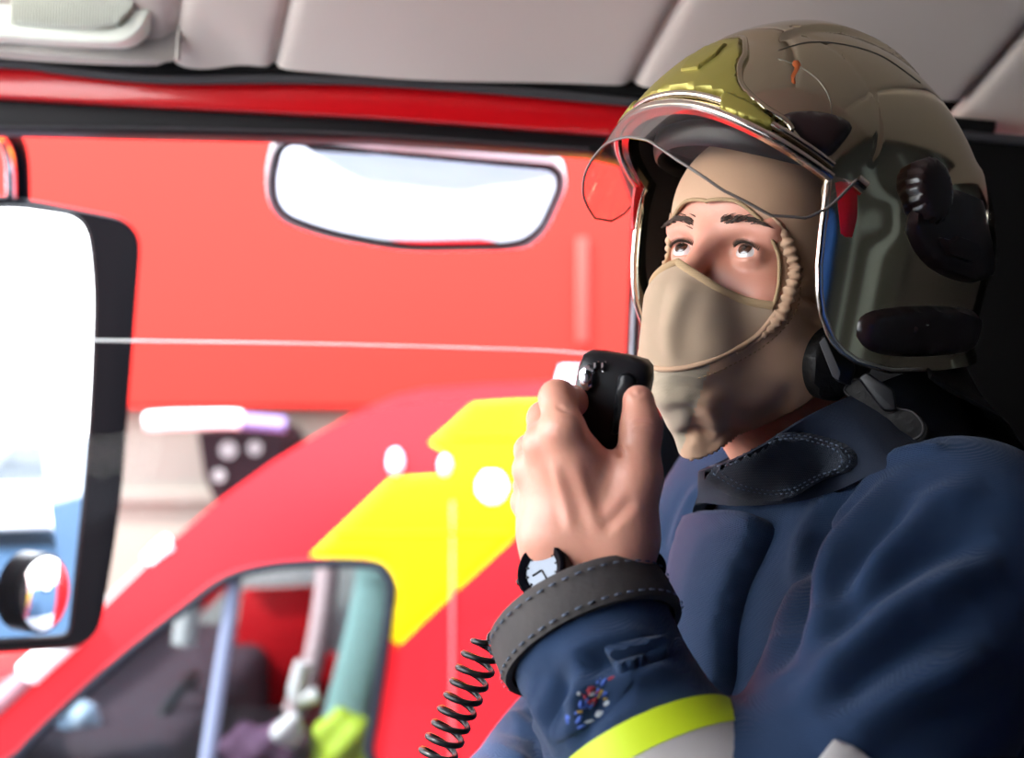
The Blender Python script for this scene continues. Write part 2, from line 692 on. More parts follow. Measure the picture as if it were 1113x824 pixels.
sun.color = (1.0, 0.95, 0.88)
so = link(bpy.data.objects.new('sun', sun))
so.rotation_euler = Vector((0.60, 0.30, -0.74)).to_track_quat('-Z', 'Y').to_euler()

# ------------------------------------------------------------------ camera
cam = bpy.data.cameras.new('camera')
cam.sensor_width = 36.0
cam.lens = 36.0 * F / 1113.0
cam.clip_start = 0.05
cam.dof.use_dof = True
cam.dof.focus_distance = 1.04
cam.dof.aperture_fstop = 3.8
co = link(bpy.data.objects.new('camera', cam))
co.location = CAM
co.rotation_euler = (math.pi / 2, 0, 0)
SC.camera = co
vs = SC.view_settings
vs.view_transform = 'Standard'
vs.look = 'None'
vs.gamma = 1.0
vs.exposure = 0.5
vs.use_curve_mapping = False
SC.cycles.use_denoising = True
SC.cycles.max_bounces = 10
SC.cycles.transparent_max_bounces = 16
SC.cycles.caustics_reflective = True
SC.cycles.sample_clamp_indirect = 6.0

# ================================================================== the cab (the setting)
def sbox(name, lo, hi, m, parent=None, b=0.01):
    lo, hi = np.array(lo, float), np.array(hi, float)
    return box(name, (lo + hi) / 2, (hi - lo) / 2, m, parent, b=b)


structure(sbox('floor', (-1.1, -0.95, -0.05), (1.15, 1.62, 0.0), m_floor))
wbk = structure(sbox('wall_back', (1.05, -0.95, 0.0), (1.12, 1.62, 1.80), m_wallback))
sbox('crew_body', (1.14, -0.93, -0.75), (6.5, 1.5, 2.0), m_redc, wbk, b=0.03)
sbox('side_stripe', (1.3, 1.495, 0.1), (6.4, 1.515, 0.45), m_yel, wbk)
wl = structure(sbox('wall_left', (-1.1, -0.97, 0.0), (1.05, -0.91, 0.66), m_dark))
sbox('window_blocker', (-0.95, -0.97, 0.66), (-0.45, -0.91, 1.45), m_dark, wl)  # added over the driver window opening to shut out its light
sbox('upper_panel', (-0.45, -0.97, 0.66), (1.05, -0.91, 1.80), m_dark, wl)
sbox('door_header', (-0.95, -0.97, 1.42), (-0.15, -0.91, 1.80), m_dark, wl)
wf = structure(sbox('wall_front', (-1.12, -0.91, 0.0), (-0.98, 1.5, 0.72), m_dark))
dash = geo_bm(*box_geo((-0.86, 0.3, 0.62), np.eye(3), (0.14, 1.18, 0.1)))
bev(dash, 0.05, 4)
bm_obj('dashboard', dash, m_dark, wf, smooth=True)

for y0, wd in ((-0.62, 0.05), (-0.38, 0.03), (0.50, 0.04), (0.66, 0.10), (0.98, 0.03), (1.18, 0.06)):
    sbox('reflection_strip', (1.03, y0, 0.35), (1.055, y0 + wd, 1.62), m_streak, wbk, b=0.006)  # unseen pale strips, added to give the helmet flank reflected streaks

# sloping headliner: seams run up and back from the door header
E1 = nrm(P(690, 111, 1.5) - P(0, 78, 1.5))
E2 = nrm(-np.array([-0.371, 1.0, -0.619]))
C0 = P(0, 70, 1.5)
CN = nrm(np.cross(E1, E2))
if CN[2] > 0:
    CN = -CN                      # into the cab


def on_ceiling(px, py):
    d = P(px, py, 1.0) - CAM
    t = ((C0 - CAM) @ CN) / (d @ CN)
    q = CAM + d * t - C0
    a = np.linalg.lstsq(np.stack([E1, E2], 1), q, rcond=None)[0]
    return a


seam_s = [on_ceiling(192, 35)[0], on_ceiling(307, 33)[0], on_ceiling(713, 49)[0], on_ceiling(1079, 80)[0]]
edges = [-0.75] + seam_s + [seam_s[-1] + 0.36]
cv, cf = [], []
for i in range(len(edges) - 1):
    a, b = edges[i], edges[i + 1]
    nx, ny = 60, 30
    base = len(cv)
    for j in range(ny + 1):
        t0 = -0.05 if i == len(edges) - 2 else 0.010
        t = t0 + (0.83 - t0) * j / ny
        for k in range(nx + 1):
            u = k / nx
            s = a + (b - a) * u
            edge = min(s - a, b - s)
            puff = 0.010 * (1 - math.exp(-edge / 0.006)) - 0.010
            if b - a < 0.2 and a > -0.5:      # the gathered piece of cloth beside the overhead panel
                puff += 0.006 * math.sin(t * 60 + 5 * u) * math.exp(-t / 0.12) * math.sin(math.pi * u)
            puff += 0.003 * math.sin(s * 17 + t * 9) * math.exp(-t / 0.15)
            cv.append(C0 + E1 * s + E2 * t + CN * puff)
    for j in range(ny):
        for k in range(nx):
            q = base + j * (nx + 1) + k
            cf.append((q, q + 1, q + nx + 2, q + nx + 1))
# flat part of the roof lining and a thick outer skin above
top_z = float((C0 + E2 * 0.55)[2])
ceil = structure(mesh_obj('ceiling', np.array(cv), cf, m_head, auto=80))
sbox('roof_skin', (-0.85, -0.95, 1.84), (1.12, 1.60, 1.90), m_redc, ceil)
sbox('roof_lining', (-0.85, -0.95, 1.80), (1.12, 0.96, 1.84), m_head, ceil)

# header rail, seals, pillar on the passenger side
strip_px = spline([(-240, 62), (0, 69), (60, 75), (130, 83), (200, 86.5), (300, 85.5), (420, 89), (560, 99), (690, 111), (752, 117)], 8)
wr = structure(prism('wall_right', [(-240, 100), (0, 106), (200, 117), (400, 127), (690, 148), (752, 154)] + [tuple(q) for q in strip_px[::-1]], 1.52, 0.10, m_redc, b=0.004, seg=3))
prism('header_backing', [(-300, 75), (0, 82), (690, 122), (1600, 172), (1600, -300), (-300, -300)], 1.565, 0.02, m_dark, wr)
prism('pillar', [(700, 140), (752, 150), (756, 620), (742, 1050), (694, 1050), (690, 420)], 1.53, 0.10, m_redc, wr, b=0.01)
prism('pillar_trim', [(742, 112), (1040, 140), (1113, 154), (1600, 190), (1600, 1500), (742, 1500)], 1.505, 0.03, m_dark, wr, b=0.006)
prism('pillar_cover', [(722, 500), (742, 478), (800, 470), (800, 1100), (722, 1100)], 1.50, 0.03, mat('pillar_cover', (0.05, 0.04, 0.036), 0.85, bump=(150, 0.4)), wr, b=0.006)
prism('door_lower', [(-300, 920), (742, 920), (742, 1500), (-300, 1500)], 1.52, 0.12, m_dark, wr, b=0.01)
tr = structure(tube('trim_1', spline([P(x, y, 1.505) for x, y in strip_px[::4]] + [P(1080, 150, 1.50), P(1400, 175, 1.50)], 6), 0.0055, m_seal, seg=12))
tr2 = structure(tube('trim_2', spline([P(x, y - 11.5, 1.503) for x, y in strip_px[::4]] + [P(1080, 139, 1.50)], 6), 0.0075, m_dark, seg=12))
w1 = structure(prism('window_1', [(-240, 98), (0, 108), (200, 118), (400, 128), (660, 146), (702, 150), (705, 420), (700, 1000), (676, 1000), (682, 400), (690, 215), (676, 174), (640, 166), (400, 150), (200, 146), (0, 141), (-240, 136)], 1.535, 0.05, m_rub, b=0.004))
tube('lip_highlight', spline([P(-240, 133, 1.53), P(0, 137.5, 1.53), P(200, 140, 1.53), P(400, 146, 1.53), P(640, 162, 1.53)], 8), 0.0014, m_seal, w1, seg=8)  # thin paler line standing in for the highlight along the black seal
tube('channel', spline([P(695, 225, 1.53), P(692, 300, 1.53), P(687, 400, 1.53), P(684, 700, 1.53)], 8), 0.0032, mat('channel_grey', (0.30, 0.32, 0.38), 0.3), w1, seg=8)
gtop = [(-240, 366), (95, 370), (350, 374), (560, 380), (630, 384), (660, 389), (684, 402)]
gp = gtop + [(684, 960), (-240, 960)]
prism('glass_pane', gp, 1.555, 0.004, m_glass, w1)
tube('glass_edge', spline([P(x, y, 1.557) for x, y in gtop], 8), 0.0014, m_gedge, w1, seg=8)  # white colour stands in for light caught along the glass edge
# windscreen and front pillars
w2 = structure(geo_bm and bm_obj('window_2', geo_bm(*box_geo((-0.93, 0.3, 1.24), [nrm((0.22, 0, 0.98)), (0, 1, 0), nrm((-0.98, 0, 0.22))], (0.53, 1.17, 0.003))), m_glass))
for yy in (-0.93, 1.56):
    v, f = box_geo((-0.90, yy, 1.25), [nrm((0.22, 0, 0.98)), (0, 1, 0), nrm((-0.98, 0, 0.22))], (0.56, 0.045, 0.04))
    bm_obj('front_pillar', geo_bm(v, f), m_redc, w2)

sb_ = thing('light_blocker', 'unseen dark panel added over the near half of the windscreen to cut its light', 'light blocker', (-0.86, -0.3, 1.0))
box('blocker_sheet', (-0.855, -0.36, 1.36), (0.40, 0.53, 0.004), m_dark, sb_, ax=[nrm((0.22, 0, 0.98)), (0, 1, 0), nrm((-0.98, 0, 0.22))], b=0.001)  # opaque sheet, unseen, added to block light from this side of the windscreen
v, f = tube_geo([(-0.77, -0.90, 1.74), (-0.77, 0.18, 1.74)], 0.018, seg=14)
mesh_obj('blocker_roller', v, f, m_blk, sb_, auto=50)
hj = thing('blue_reflection_prop', 'bright blue jacket shape added on the rear wall to give the helmet a blue reflection', 'jacket', (1.02, 0.15, 0.75))
jj_v, jj_f = sdf_mesh(lambda q: smin(ell(q, (1.0, 0.15, 0.98), (0.045, 0.20, 0.30)), ell(q, (1.0, 0.15, 1.24), (0.04, 0.10, 0.08)), 0.06) + 0.012 * np.sin(q[:, 1] * 55), (0.90, -0.15, 0.62), (1.05, 0.45, 1.36), 0.012)
mesh_obj('coat', jj_v, jj_f, m_blueseat, hj)  # unseen jacket form, added only for its blue reflection in the helmet
tube('prop_hook', [(1.05, 0.15, 1.36), (1.0, 0.15, 1.37), (0.99, 0.15, 1.30)], 0.006, m_chrome, hj)

# overhead panel and lamp in the corner
op = thing('overhead_panel', 'grey metallic panel fixed under the roof lining beside the cream lamp', 'panel', P(100, 60, 1.45))
v, f = [], []
front = [(-160, 46), (0, 58), (110, 66), (188, 69), (192, 60), (197, -40), (-160, -60)]
bm = bmesh.new()
vf = [bm.verts.new(P(x, y, 1.46)) for x, y in front]
vb = [bm.verts.new(P(x, y, 1.46) + np.array([0, 0.02, 0.03])) for x, y in front]
bm.faces.new(vf)
bm.faces.new(vb[::-1])
for i in range(len(front)):
    j = (i + 1) % len(front)
    bm.faces.new((vf[i], vb[i], vb[j], vf[j]))
bmesh.ops.recalc_face_normals(bm, faces=bm.faces[:])
bev(bm, 0.004, 3)
bm_obj('plate', bm, m_panel, op, smooth=True)
tube('folded_edge', [P(193, 66, 1.458), P(195, 30, 1.458), P(199, -40, 1.458)], 0.003, m_panel, op)

lp = thing('cab_lamp', 'cream ribbed interior lamp on the grey panel under the cab roof', 'lamp', P(70, 10, 1.44))
outl = spline([(-140, -50), (-120, 36), (0, 40), (60, 44), (110, 46), (135, 44), (152, 33), (163, 12), (168, -12), (166, -50)], 6)
prism('housing', [tuple(p) for p in outl], 1.425, 0.032, m_lamp, lp, b=0.006, seg=3)
lens = spline([(10, -50), (12, -15), (10, 10), (14, 25), (40, 28), (100, 31), (128, 28), (143, 12), (150, -10), (152, -50)], 6)
geos = []
for k in range(46):
    x = 12 + k * 3.05
    ys = [y for (xx, y) in lens if abs(xx - x) < 4]
    y1 = np.interp(x, [10, 40, 100, 128, 143, 152], [26, 28, 31, 27, 12, -8])
    dz = 1.418 - 0.006 * math.sin(math.pi * k / 46)
    geos.append(tube_geo([P(x + 3, -50, dz), P(x + 1.2, -10, dz - 0.002), P(x, y1 - 4, dz), P(x, y1, dz + 0.006)], 0.0011, seg=6))
vv, ff = merge_geo(*geos)
prism('lens', [tuple(p) for p in lens], 1.421, 0.008, m_lens, lp, b=0.003)
mesh_obj('lens_ribs', vv, ff, m_lamp, lp, auto=60)

# ================================================================== outside
G = -1.2
structure(sbox('ground', (-40, -30, G - 0.05), (45, 40, G), m_ground, b=0))
structure(sbox('shaded_asphalt', (5.0, -30, G - 0.04), (22, 40, G + 0.005), mat('asphalt_shade', (0.020, 0.040, 0.072), 0.95, spec=0.03, bump=(60, 0.3)), b=0))  # far asphalt with the building's shade put into its dark blue colour

bd = thing('station_building', 'building across the yard with deep red fascia above an off white wall', 'building', (0, 6.2, G))
zf = P(0, 444, 6.0)[2]
sbox('wall', (-9, 6.15, G), (4.5, 6.5, zf + 0.2), m_wallwhite, bd)
sbox('fascia', (-9, 6.0, zf), (4.5, 6.4, zf + 2.6), m_wallred, bd, b=0.02)
box('fascia_streak', P(633, 316, 5.99), (0.026, 0.012, 0.23), m_wallred2, bd, b=0.01)  # narrow vertical strip of lighter red on the fascia
box('wall_ledge', P(180, 540, 6.13), (4, 0.02, 0.03), mat('ledge', (0.15, 0.135, 0.12), 0.9, spec=0.03), bd, b=0.005)

lb = thing('work_light', 'white bar lamp on a black drilled bracket below the red fascia', 'lamp', P(240, 470, 5.6))
v, f = tube_geo(spline([P(160, 459, 5.5), P(185, 457, 5.5), P(245, 456, 5.5), P(262, 457, 5.5)], 5), 0.035, seg=14)
mesh_obj('lamp_tube', v, f, m_white, lb, auto=60)
v, f = tube_geo([P(262, 458, 5.5), P(310, 462, 5.5)], 0.03, seg=14)
mesh_obj('lamp_end', v, f, mat('lamp_end', (0.16, 0.12, 0.30), 0.4), lb, auto=60)
prism('bracket', [(214, 469), (300, 466), (312, 480), (280, 560), (240, 560), (222, 520)], 5.56, 0.5, mat('bracket_black', (0.012, 0.006, 0.008), 0.7, spec=0.05), lb, b=0.01)
for x, y, r in ((248, 489, 0.034), (277, 487, 0.028), (238, 517, 0.026)):
    v, f = tube_geo([P(x, y, 5.555), P(x, y, 5.53)], r, seg=16)
    mesh_obj('bolt', v, f, mat('bolt', (0.16, 0.15, 0.155), 0.5), lb, auto=40)

# a second red vehicle nearer the building, mostly behind the van
cr_ = thing('red_car', 'red car with pale windscreen edge behind the nose of the van', 'car', P(0, 1000, 5.2) * np.array([1, 1, 0]) + np.array([0, 0, G]))
prof = [(-420, 985), (-420, 830), (-380, 790), (-120, 752), (0, 738), (60, 712), (120, 650), (172, 600), (200, 588), (330, 582), (470, 590), (520, 640), (540, 800), (540, 985)]
prism('body', prof, 5.25, 0.7, m_van, cr_, b=0.05, seg=3)
tube('windscreen_edge', spline([P(30, 735, 5.23), P(70, 707, 5.23), P(125, 652, 5.23), P(178, 603, 5.23)], 6), 0.028, mat('pale_trim', (0.17, 0.165, 0.165), 0.5, spec=0.1), cr_)
prism('side_glass', [(70, 735), (130, 668), (185, 622), (300, 612), (440, 620), (440, 735)], 5.235, 0.02, mat('dark_glass', (0.25, 0.27, 0.27), 0.1), cr_, b=0.01)
for x in (-220, 380):
    v, f = tube_geo([P(x, 965, 5.20), P(x, 965, 5.20) + np.array([0, 0.2, 0])], 0.30, seg=28)
    v[:, 2] += G + 0.30 - P(x, 965, 5.20)[2]
    mesh_obj('wheel', v, f, m_rub, cr_, auto=40)


# ---- the van
def vd(px, py):
    z = ZC - (py - 412.0) / F * 3.2
    return 3.2 + 0.16 * np.clip((z - 0.45) / 0.6, 0, 1.2) ** 2


def plate_geo(outer, holes, dfun, thick, step):
    loops = [resample(outer, step, True)] + [resample(h, step, True) for h in holes]
    pts = np.vstack(loops)
    lo, hi = loops[0].min(0), loops[0].max(0)
    gx, gy = np.meshgrid(np.arange(lo[0], hi[0], step), np.arange(lo[1], hi[1], step))
    g = np.stack([gx.ravel(), gy.ravel()], 1)
    k = inpoly(g, loops[0]) & (polydist(g, loops[0])[0] > step * 0.4)
    for h in loops[1:]:
        k &= ~inpoly(g, h) & (polydist(g, h)[0] > step * 0.4)
    pts = np.vstack([pts, g[k]])
    ed, o = [], 0
    for l in loops:
        ed += [(o + i, o + (i + 1) % len(l)) for i in range(len(l))]
        o += len(l)
    out = delaunay_2d_cdt([Vector(p / step) for p in pts], ed, [], 0, 1e-5)
    v2 = np.array([list(v) for v in out[0]]) * step
    tris = np.array([tuple(t) for t in out[2]])
    c = v2[tris].mean(1)
    k = inpoly(c, loops[0])
    for h in loops[1:]:
        k &= ~inpoly(c, h)
    tris = tris[k]
    fr = np.array([P(x, y, dfun(x, y)) for x, y in v2])
    bk = fr + np.array([0, thick, 0])
    n = len(v2)
    V = np.vstack([fr, bk])
    Fc = [tuple(t) for t in tris] + [(c + n, b + n, a + n) for a, b, c in tris]
    cnt = set()
    for t in tris:
        for i in range(3):
            cnt.add((t[i], t[(i + 1) % 3]))
    for a, b in cnt:
        if (b, a) not in cnt:
            Fc.append((b, a, a + n, b + n))
    return V, Fc


van = thing('rescue_van', 'red van with large yellow side graphics parked beside the cab window', 'van', (0, 4.1, G))
outer = [(-330, 1480), (-335, 1060), (-300, 985), (-210, 935), (-90, 850), (0, 768), (60, 712), (120, 652), (180, 594), (240, 543), (300, 500), (360, 464), (400, 447), (440, 438), (520, 432), (640, 428), (900, 424), (1700, 420), (1700, 1440), (900, 1440), (880, 1440), (-330, 1440)]
outer = outer[1:-1]
outer = [(-330, 1440)] + outer
whole = [(425, 650), (424, 632), (417, 620), (404, 614), (360, 612), (295, 616), (245, 630), (200, 662), (135, 713), (75, 766), (20, 820), (-25, 880), (385, 880), (400, 815), (414, 730)]
wsm = [tuple(p) for p in spline(whole, 4, True)]
V, Fc = plate_geo(outer, [wsm], vd, 0.05, 22)
side = bm_obj('side_panel', geo_bm(V, Fc), m_van, van, smooth=True, auto=40)
sb = bvh_of(side)
V2 = V.copy()
W_ = 1.9
fv = V.copy()
fv[:, 1] = 2 * 4.15 - V[:, 1]
bm_obj('far_side_panel', geo_bm(fv, [q[::-1] for q in Fc]), m_van, van, smooth=True, auto=40)
rp = [P(x, y, vd(x, y)) for x, y in outer[3:19]]
rv, rf = [], []
for p in rp:
    rv += [p + np.array([0, 0.0, 0]), np.array([p[0], 4.15, p[2] + 0.03]), np.array([p[0], 8.3 - p[1], p[2]])]
glassf = []
for i in range(len(rp) - 1):
    q = [(3 * i, 3 * i + 1, 3 * i + 4, 3 * i + 3), (3 * i + 1, 3 * i + 2, 3 * i + 5, 3 * i + 4)]
    (glassf if 2 <= i < 8 else rf).extend(q)
used = sorted({i for q in rf for i in q})
remap = {a: b for b, a in enumerate(used)}
mesh_obj('roof', np.array(rv)[used], [tuple(remap[i] for i in q) for q in rf], m_van, van, auto=40)
used = sorted({i for q in glassf for i in q})
remap = {a: b for b, a in enumerate(used)}
mesh_obj('windscreen', np.array(rv)[used], [tuple(remap[i] for i in q) for q in glassf], m_vglass, van, auto=40)
sbox('nose', (-1.89, 3.22, G + 0.25), (-1.70, 5.08, -0.1), m_van, van, b=0.05)
sbox('van_floor', (-1.8, 3.3, G + 0.3), (2.4, 5.0, G + 0.38), m_vanint, van)
sbox('dash', (-1.25, 3.32, G + 0.4), (-0.80, 4.98, P(0, 800, 3.3)[2] - 0.02), m_vanint, van, b=0.06)
sbox('bulkhead', (0.05, 3.35, G + 0.38), (0.1, 4.95, 0.95), m_vanint, van)
tube('windscreen_trim', spline([P(x - 3, y - 3, vd(x, y) - 0.01) for x, y in [(-60, 823), (0, 768), (60, 712), (100, 672)]], 6), 0.022, mat('trim_pink', (0.26, 0.13, 0.15), 0.4, spec=0.1), van)
tube('pillar_highlight', spline([P(30, 733, 3.19), P(55, 710, 3.19), P(78, 690, 3.19)], 5), 0.03, m_white, van)  # white tube painted in as a long highlight by the windscreen pillar
tube('pillar_glint', spline([P(163, 610, 3.24), P(176, 597, 3.24), P(186, 590, 3.24)], 5), 0.022, m_white, van)  # short white tube, a second painted highlight further up the pillar
# window seal, divider, pane
tube('window_seal', [P(x, y, vd(x, y) - 0.004) for x, y in wsm], 0.012, mat('van_seal', (0.008, 0.009, 0.014), 0.5, spec=0.08), van, closed=True, seg=8)
prism('side_glass', wsm, 3.225, 0.004, m_vglass, van)
v, f = tube_geo([P(257, 618, 3.24), P(246, 690, 3.23), P(222, 850, 3.22)], [0.016, 0.017, 0.019], seg=10)
mesh_obj('window_divider', v, f, m_greyblue, van, auto=60)


def decal(name, poly, m, h=0.004, step=8):
    return patch(name, poly, sb, h, m, van, step=step, bevel=2, sink=0.001)


decal('yellow_graphic', [(337, 604), (380, 563), (425, 520), (488, 516), (486, 492), (466, 482), (488, 463), (514, 439), (560, 436), (690, 434), (690, 468), (600, 548), (557, 586), (490, 648), (427, 708), (424, 690), (430, 650), (428, 630), (418, 613), (400, 607), (360, 606)], m_yel)
disc = [(535 + 19 * math.cos(a), 530 + 20 * math.sin(a)) for a in np.linspace(0, 2 * math.pi, 28)[:-1]]
decal('white_roundel', disc, m_white, 0.008, 5)
decal('roundel_mark', [(534 + 6 * math.cos(a) * (1 if i % 2 else 0.5), 530 + 7 * math.sin(a) * (1 if i % 2 else 0.5)) for i, a in enumerate(np.linspace(0, 2 * math.pi, 13)[:-1])], m_purple, 0.012, 2)
for (x, y, rx, ry) in ((430, 502, 9, 15), (484, 506, 7, 12)):
    decal('marker_lamp', [(x + rx * math.cos(a), y + ry * math.sin(a)) for a in np.linspace(0, 2 * math.pi, 24)[:-1]], m_lilac, 0.02, 4)
tube('door_seam_highlight', spline([P(492, y, vd(492, y) - 0.002) for y in (545, 640, 740, 840)], 4), 0.005, mat('highlight_pink', (0.5, 0.06, 0.07), 0.4), van, seg=8)  # highlight along the door seam put into the pink colour
tube('swage_line', spline([P(x, 476, vd(x, 476) - 0.004) for x in (495, 560, 620, 690)], 4), 0.006, mat('swage', (0.6, 0.30, 0.004), 0.5, spec=0.05), van, seg=8)
tube('swage_line', spline([P(x, 580, vd(x, 580) - 0.004) for x in (366, 430, 490, 558)], 4), 0.005, MATS['swage'], van, seg=8)
v, f = tube_geo([P(622, 432, 3.5), P(622, 420, 3.5), P(622, 398, 3.5)], [0.04, 0.045, 0.03], seg=16)
mesh_obj('beacon', v, f, m_lilac, van, auto=50)
# what stands inside the van window
prism('far_door_panel', [(262, 642), (352, 638), (338, 764), (246, 778)], 4.55, 0.06, m_van, van, b=0.01)
prism('roof_lining', [(262, 612), (352, 610), (352, 632), (262, 636)], 4.5, 0.05, mat('lining_pale', (0.5, 0.48, 0.47), 0.7), van, b=0.01)
v, f = tube_geo(spline([P(372, 800, 3.75), P(392, 720, 3.8), P(408, 650, 3.85), P(412, 622, 3.85)], 6), [0.065] * 19, seg=14, flat=0.5)
mesh_obj('headrest_cover', v, f, m_teal, van, auto=60)
v, f = tube_geo(spline([P(318, 775, 4.3), P(338, 730, 4.3), P(352, 660, 4.3), P(358, 600, 4.3)], 6), [0.035] * 19, seg=12)
mesh_obj('far_pillar_trim', v, f, mat('pillar_pale', (0.62, 0.45, 0.46), 0.6), van, auto=60)
v, f = tube_geo(spline([P(345, 755, 3.6), P(322, 758, 3.6), P(330, 720, 3.6)], 6), 0.022, seg=10)
mesh_obj('seat_handle', v, f, m_white, van, auto=60)
a = np.linspace(0, 2 * math.pi, 32)[:-1]
wc = P(170, 800, 3.75)
ax1, ax2 = np.array([0.0, 1.0, 0.0]), nrm((0.5, 0, 0.86))
v, f = tube_geo([wc + 0.19 * (math.cos(t) * ax1 + math.sin(t) * ax2) for t in a], 0.016, closed=True, seg=10)
mesh_obj('steering_wheel', v, f, m_blk, van, auto=60)
v, f = tube_geo([P(200, 700, 4.0), P(205, 660, 4.0), P(212, 640, 4.0)], 0.035, seg=10)
mesh_obj('grab_handle', v, f, mat('handle_grey', (0.5, 0.5, 0.5), 0.5), van, auto=60)
for nm, px, py, d, r, m in (('folded_jacket', 375, 815, 3.55, (0.09, 0.06, 0.10), m_hivis), ('kit_bag', 290, 815, 3.6, (0.12, 0.08, 0.07), mat('bag_plum', (0.10, 0.04, 0.09), 0.8)), ('paper_roll', 315, 795, 3.5, (0.04, 0.03, 0.04), m_white), ('mug', 85, 800, 3.5, (0.06, 0.06, 0.09), mat('mug_blue', (0.45, 0.58, 0.72), 0.4))):
    me_v, me_f = sdf_mesh(lambda q: ell(q, P(px, py, d), r) + 0.012 * np.sin(q[:, 0] * 60) * np.sin(q[:, 2] * 55), P(px, py, d) - 0.16, P(px, py, d) + 0.16, 0.01)
    mesh_obj(nm, me_v, me_f, m, van)
for x in (-130, 900):
    c = P(x, 1400, 3.22)
    v, f = tube_geo([c, c + np.array([0, 0.24, 0])], 0.34, seg=32)
    v[:, 2] += G + 0.34 - c[2]
    mesh_obj('wheel', v, f, m_rub, van, auto=40)


# ---- mirrors on the cab
def mirror_glass(name, pts3, m, parent, n, bulge):
    """Glass from a closed 3D outline, gently convex along n."""
    c = pts3.mean(0)
    rings = 8
    V = [c + n * bulge]
    Fc = []
    N = len(pts3)
    for r in range(1, rings + 1):
        t = r / rings
        for p in pts3:
            V.append(c + (p - c) * t + n * bulge * (1 - t * t))
    for k in range(N):
        Fc.append((0, 1 + k, 1 + (k + 1) % N))
    for r in range(rings - 1):
        for k in range(N):
            a = 1 + r * N + k
            b = 1 + r * N + (k + 1) % N
            Fc.append((a, a + N, b + N, b))
    # thickness
    o = len(V)
    V += [p - n * 0.003 for p in V]
    Fc += [tuple(i + o for i in q[::-1]) for q in list(Fc)]
    return mesh_obj(name, np.array(V), Fc, m, parent, auto=50)


def loft(name, rings, m, parent, close_ends=True, auto=45):
    n = len(rings[0])
    V = np.vstack(rings)
    Fc = []
    for i in range(len(rings) - 1):
        for k in range(n):
            k2 = (k + 1) % n
            Fc.append((i * n + k, i * n + k2, (i + 1) * n + k2, (i + 1) * n + k))
    if close_ends:
        Fc.append(tuple(range(n))[::-1])
        Fc.append(tuple((len(rings) - 1) * n + k for k in range(n)))
    return bm_obj(name, geo_bm(V, Fc), m, parent, smooth=True, auto=auto)


def rrect(pts, r, n=6):
    """Round the corners of a 2D polygon."""
    out = []
    p = np.asarray(pts, float)
    N = len(p)
    for i in range(N):
        a, b, c = p[i - 1], p[i], p[(i + 1) % N]
        rr = r[i] if hasattr(r, '__len__') else r
        d1, d2 = nrm(a - b), nrm(c - b)
        s, e = b + d1 * rr, b + d2 * rr
        for k in range(n + 1):
            t = k / n
            out.append((1 - t) ** 2 * s + 2 * t * (1 - t) * b + t * t * e)
    return np.array(out)


wm = thing('wing_mirror', 'tall black truck wing mirror with small round spot mirror in its corner', 'mirror', P(60, 450, 1.8))
mn = nrm(np.array([0.872, -0.489, 0.0]))
MC = P(90, 450, 1.95)


def on_plane(px, py, c, n):
    d = P(px, py, 1.0) - CAM
    return CAM + d * (((c - CAM) @ n) / (d @ n))


ho = rrect([(-120, 200), (20, 214), (153, 240), (128, 560), (103, 704), (0, 710), (-120, 716)], [20, 40, 34, 60, 34, 40, 20])
gl = rrect([(-110, 236), (2, 224), (84, 236), (94, 300), (92, 400), (84, 520), (66, 690), (0, 694), (-110, 698)], [14, 24, 26, 40, 60, 60, 12, 20, 14])
front = np.array([on_plane(x, y, MC, mn) for x, y in ho])
glass3 = np.array([on_plane(x, y, MC - mn * 0.006, mn) for x, y in gl])
cen = front.mean(0)
rim_in = cen + (front - cen) * 0.985
rings = [cen + (front - cen) * 0.97 + mn * 0.006, rim_in + mn * 0.007, front, cen + (front - cen) * 1.0 - mn * 0.03, cen + (front - cen) * 0.96 - mn * 0.06, cen + (front - cen) * 0.8 - mn * 0.085, cen + (front - cen) * 0.4 - mn * 0.095]
loft('housing', rings, m_blkm, wm)
mirror_glass('mirror_glass', glass3 + mn * 0.016, m_mirror, wm, mn, 0.003)
gc = glass3.mean(0) + mn * 0.017
tube('glass_rim', glass3 + mn * 0.015, 0.003, m_blk, wm, closed=True, seg=8)
spot = np.array([on_plane(46 + 29 * math.cos(t) + 4 * math.sin(t), 645 - 44 * math.sin(t), MC + mn * 0.03, mn) for t in np.linspace(0, 2 * math.pi, 37)[:-1]])
sm = loft('spot_mirror', [spot - mn * 0.03, spot, spot.mean(0) + (spot - spot.mean(0)) * 0.93 + mn * 0.003], m_blk, wm)
sg = spot.mean(0) + (spot - spot.mean(0)) * 0.9 + mn * 0.004
mirror_glass('spot_glass', sg, m_mirror, sm, mn, 0.0045)
v, f = tube_geo(spline([P(-60, 128, 1.68), P(-6, 140, 1.76), P(12, 150, 1.82), P(20, 175, 1.86), P(22, 225, 1.89)], 8), 0.0135, seg=14)
mesh_obj('mirror_arm', v, f, m_blkm, wm, auto=60)
v, f = tube_geo(spline([P(-60, 134, 1.66), P(-10, 146, 1.73), P(5, 158, 1.78), P(11, 180, 1.82), P(12, 218, 1.85)], 8), 0.007, seg=12)
mesh_obj('arm_rail', v, f, m_chrome, wm, auto=60)

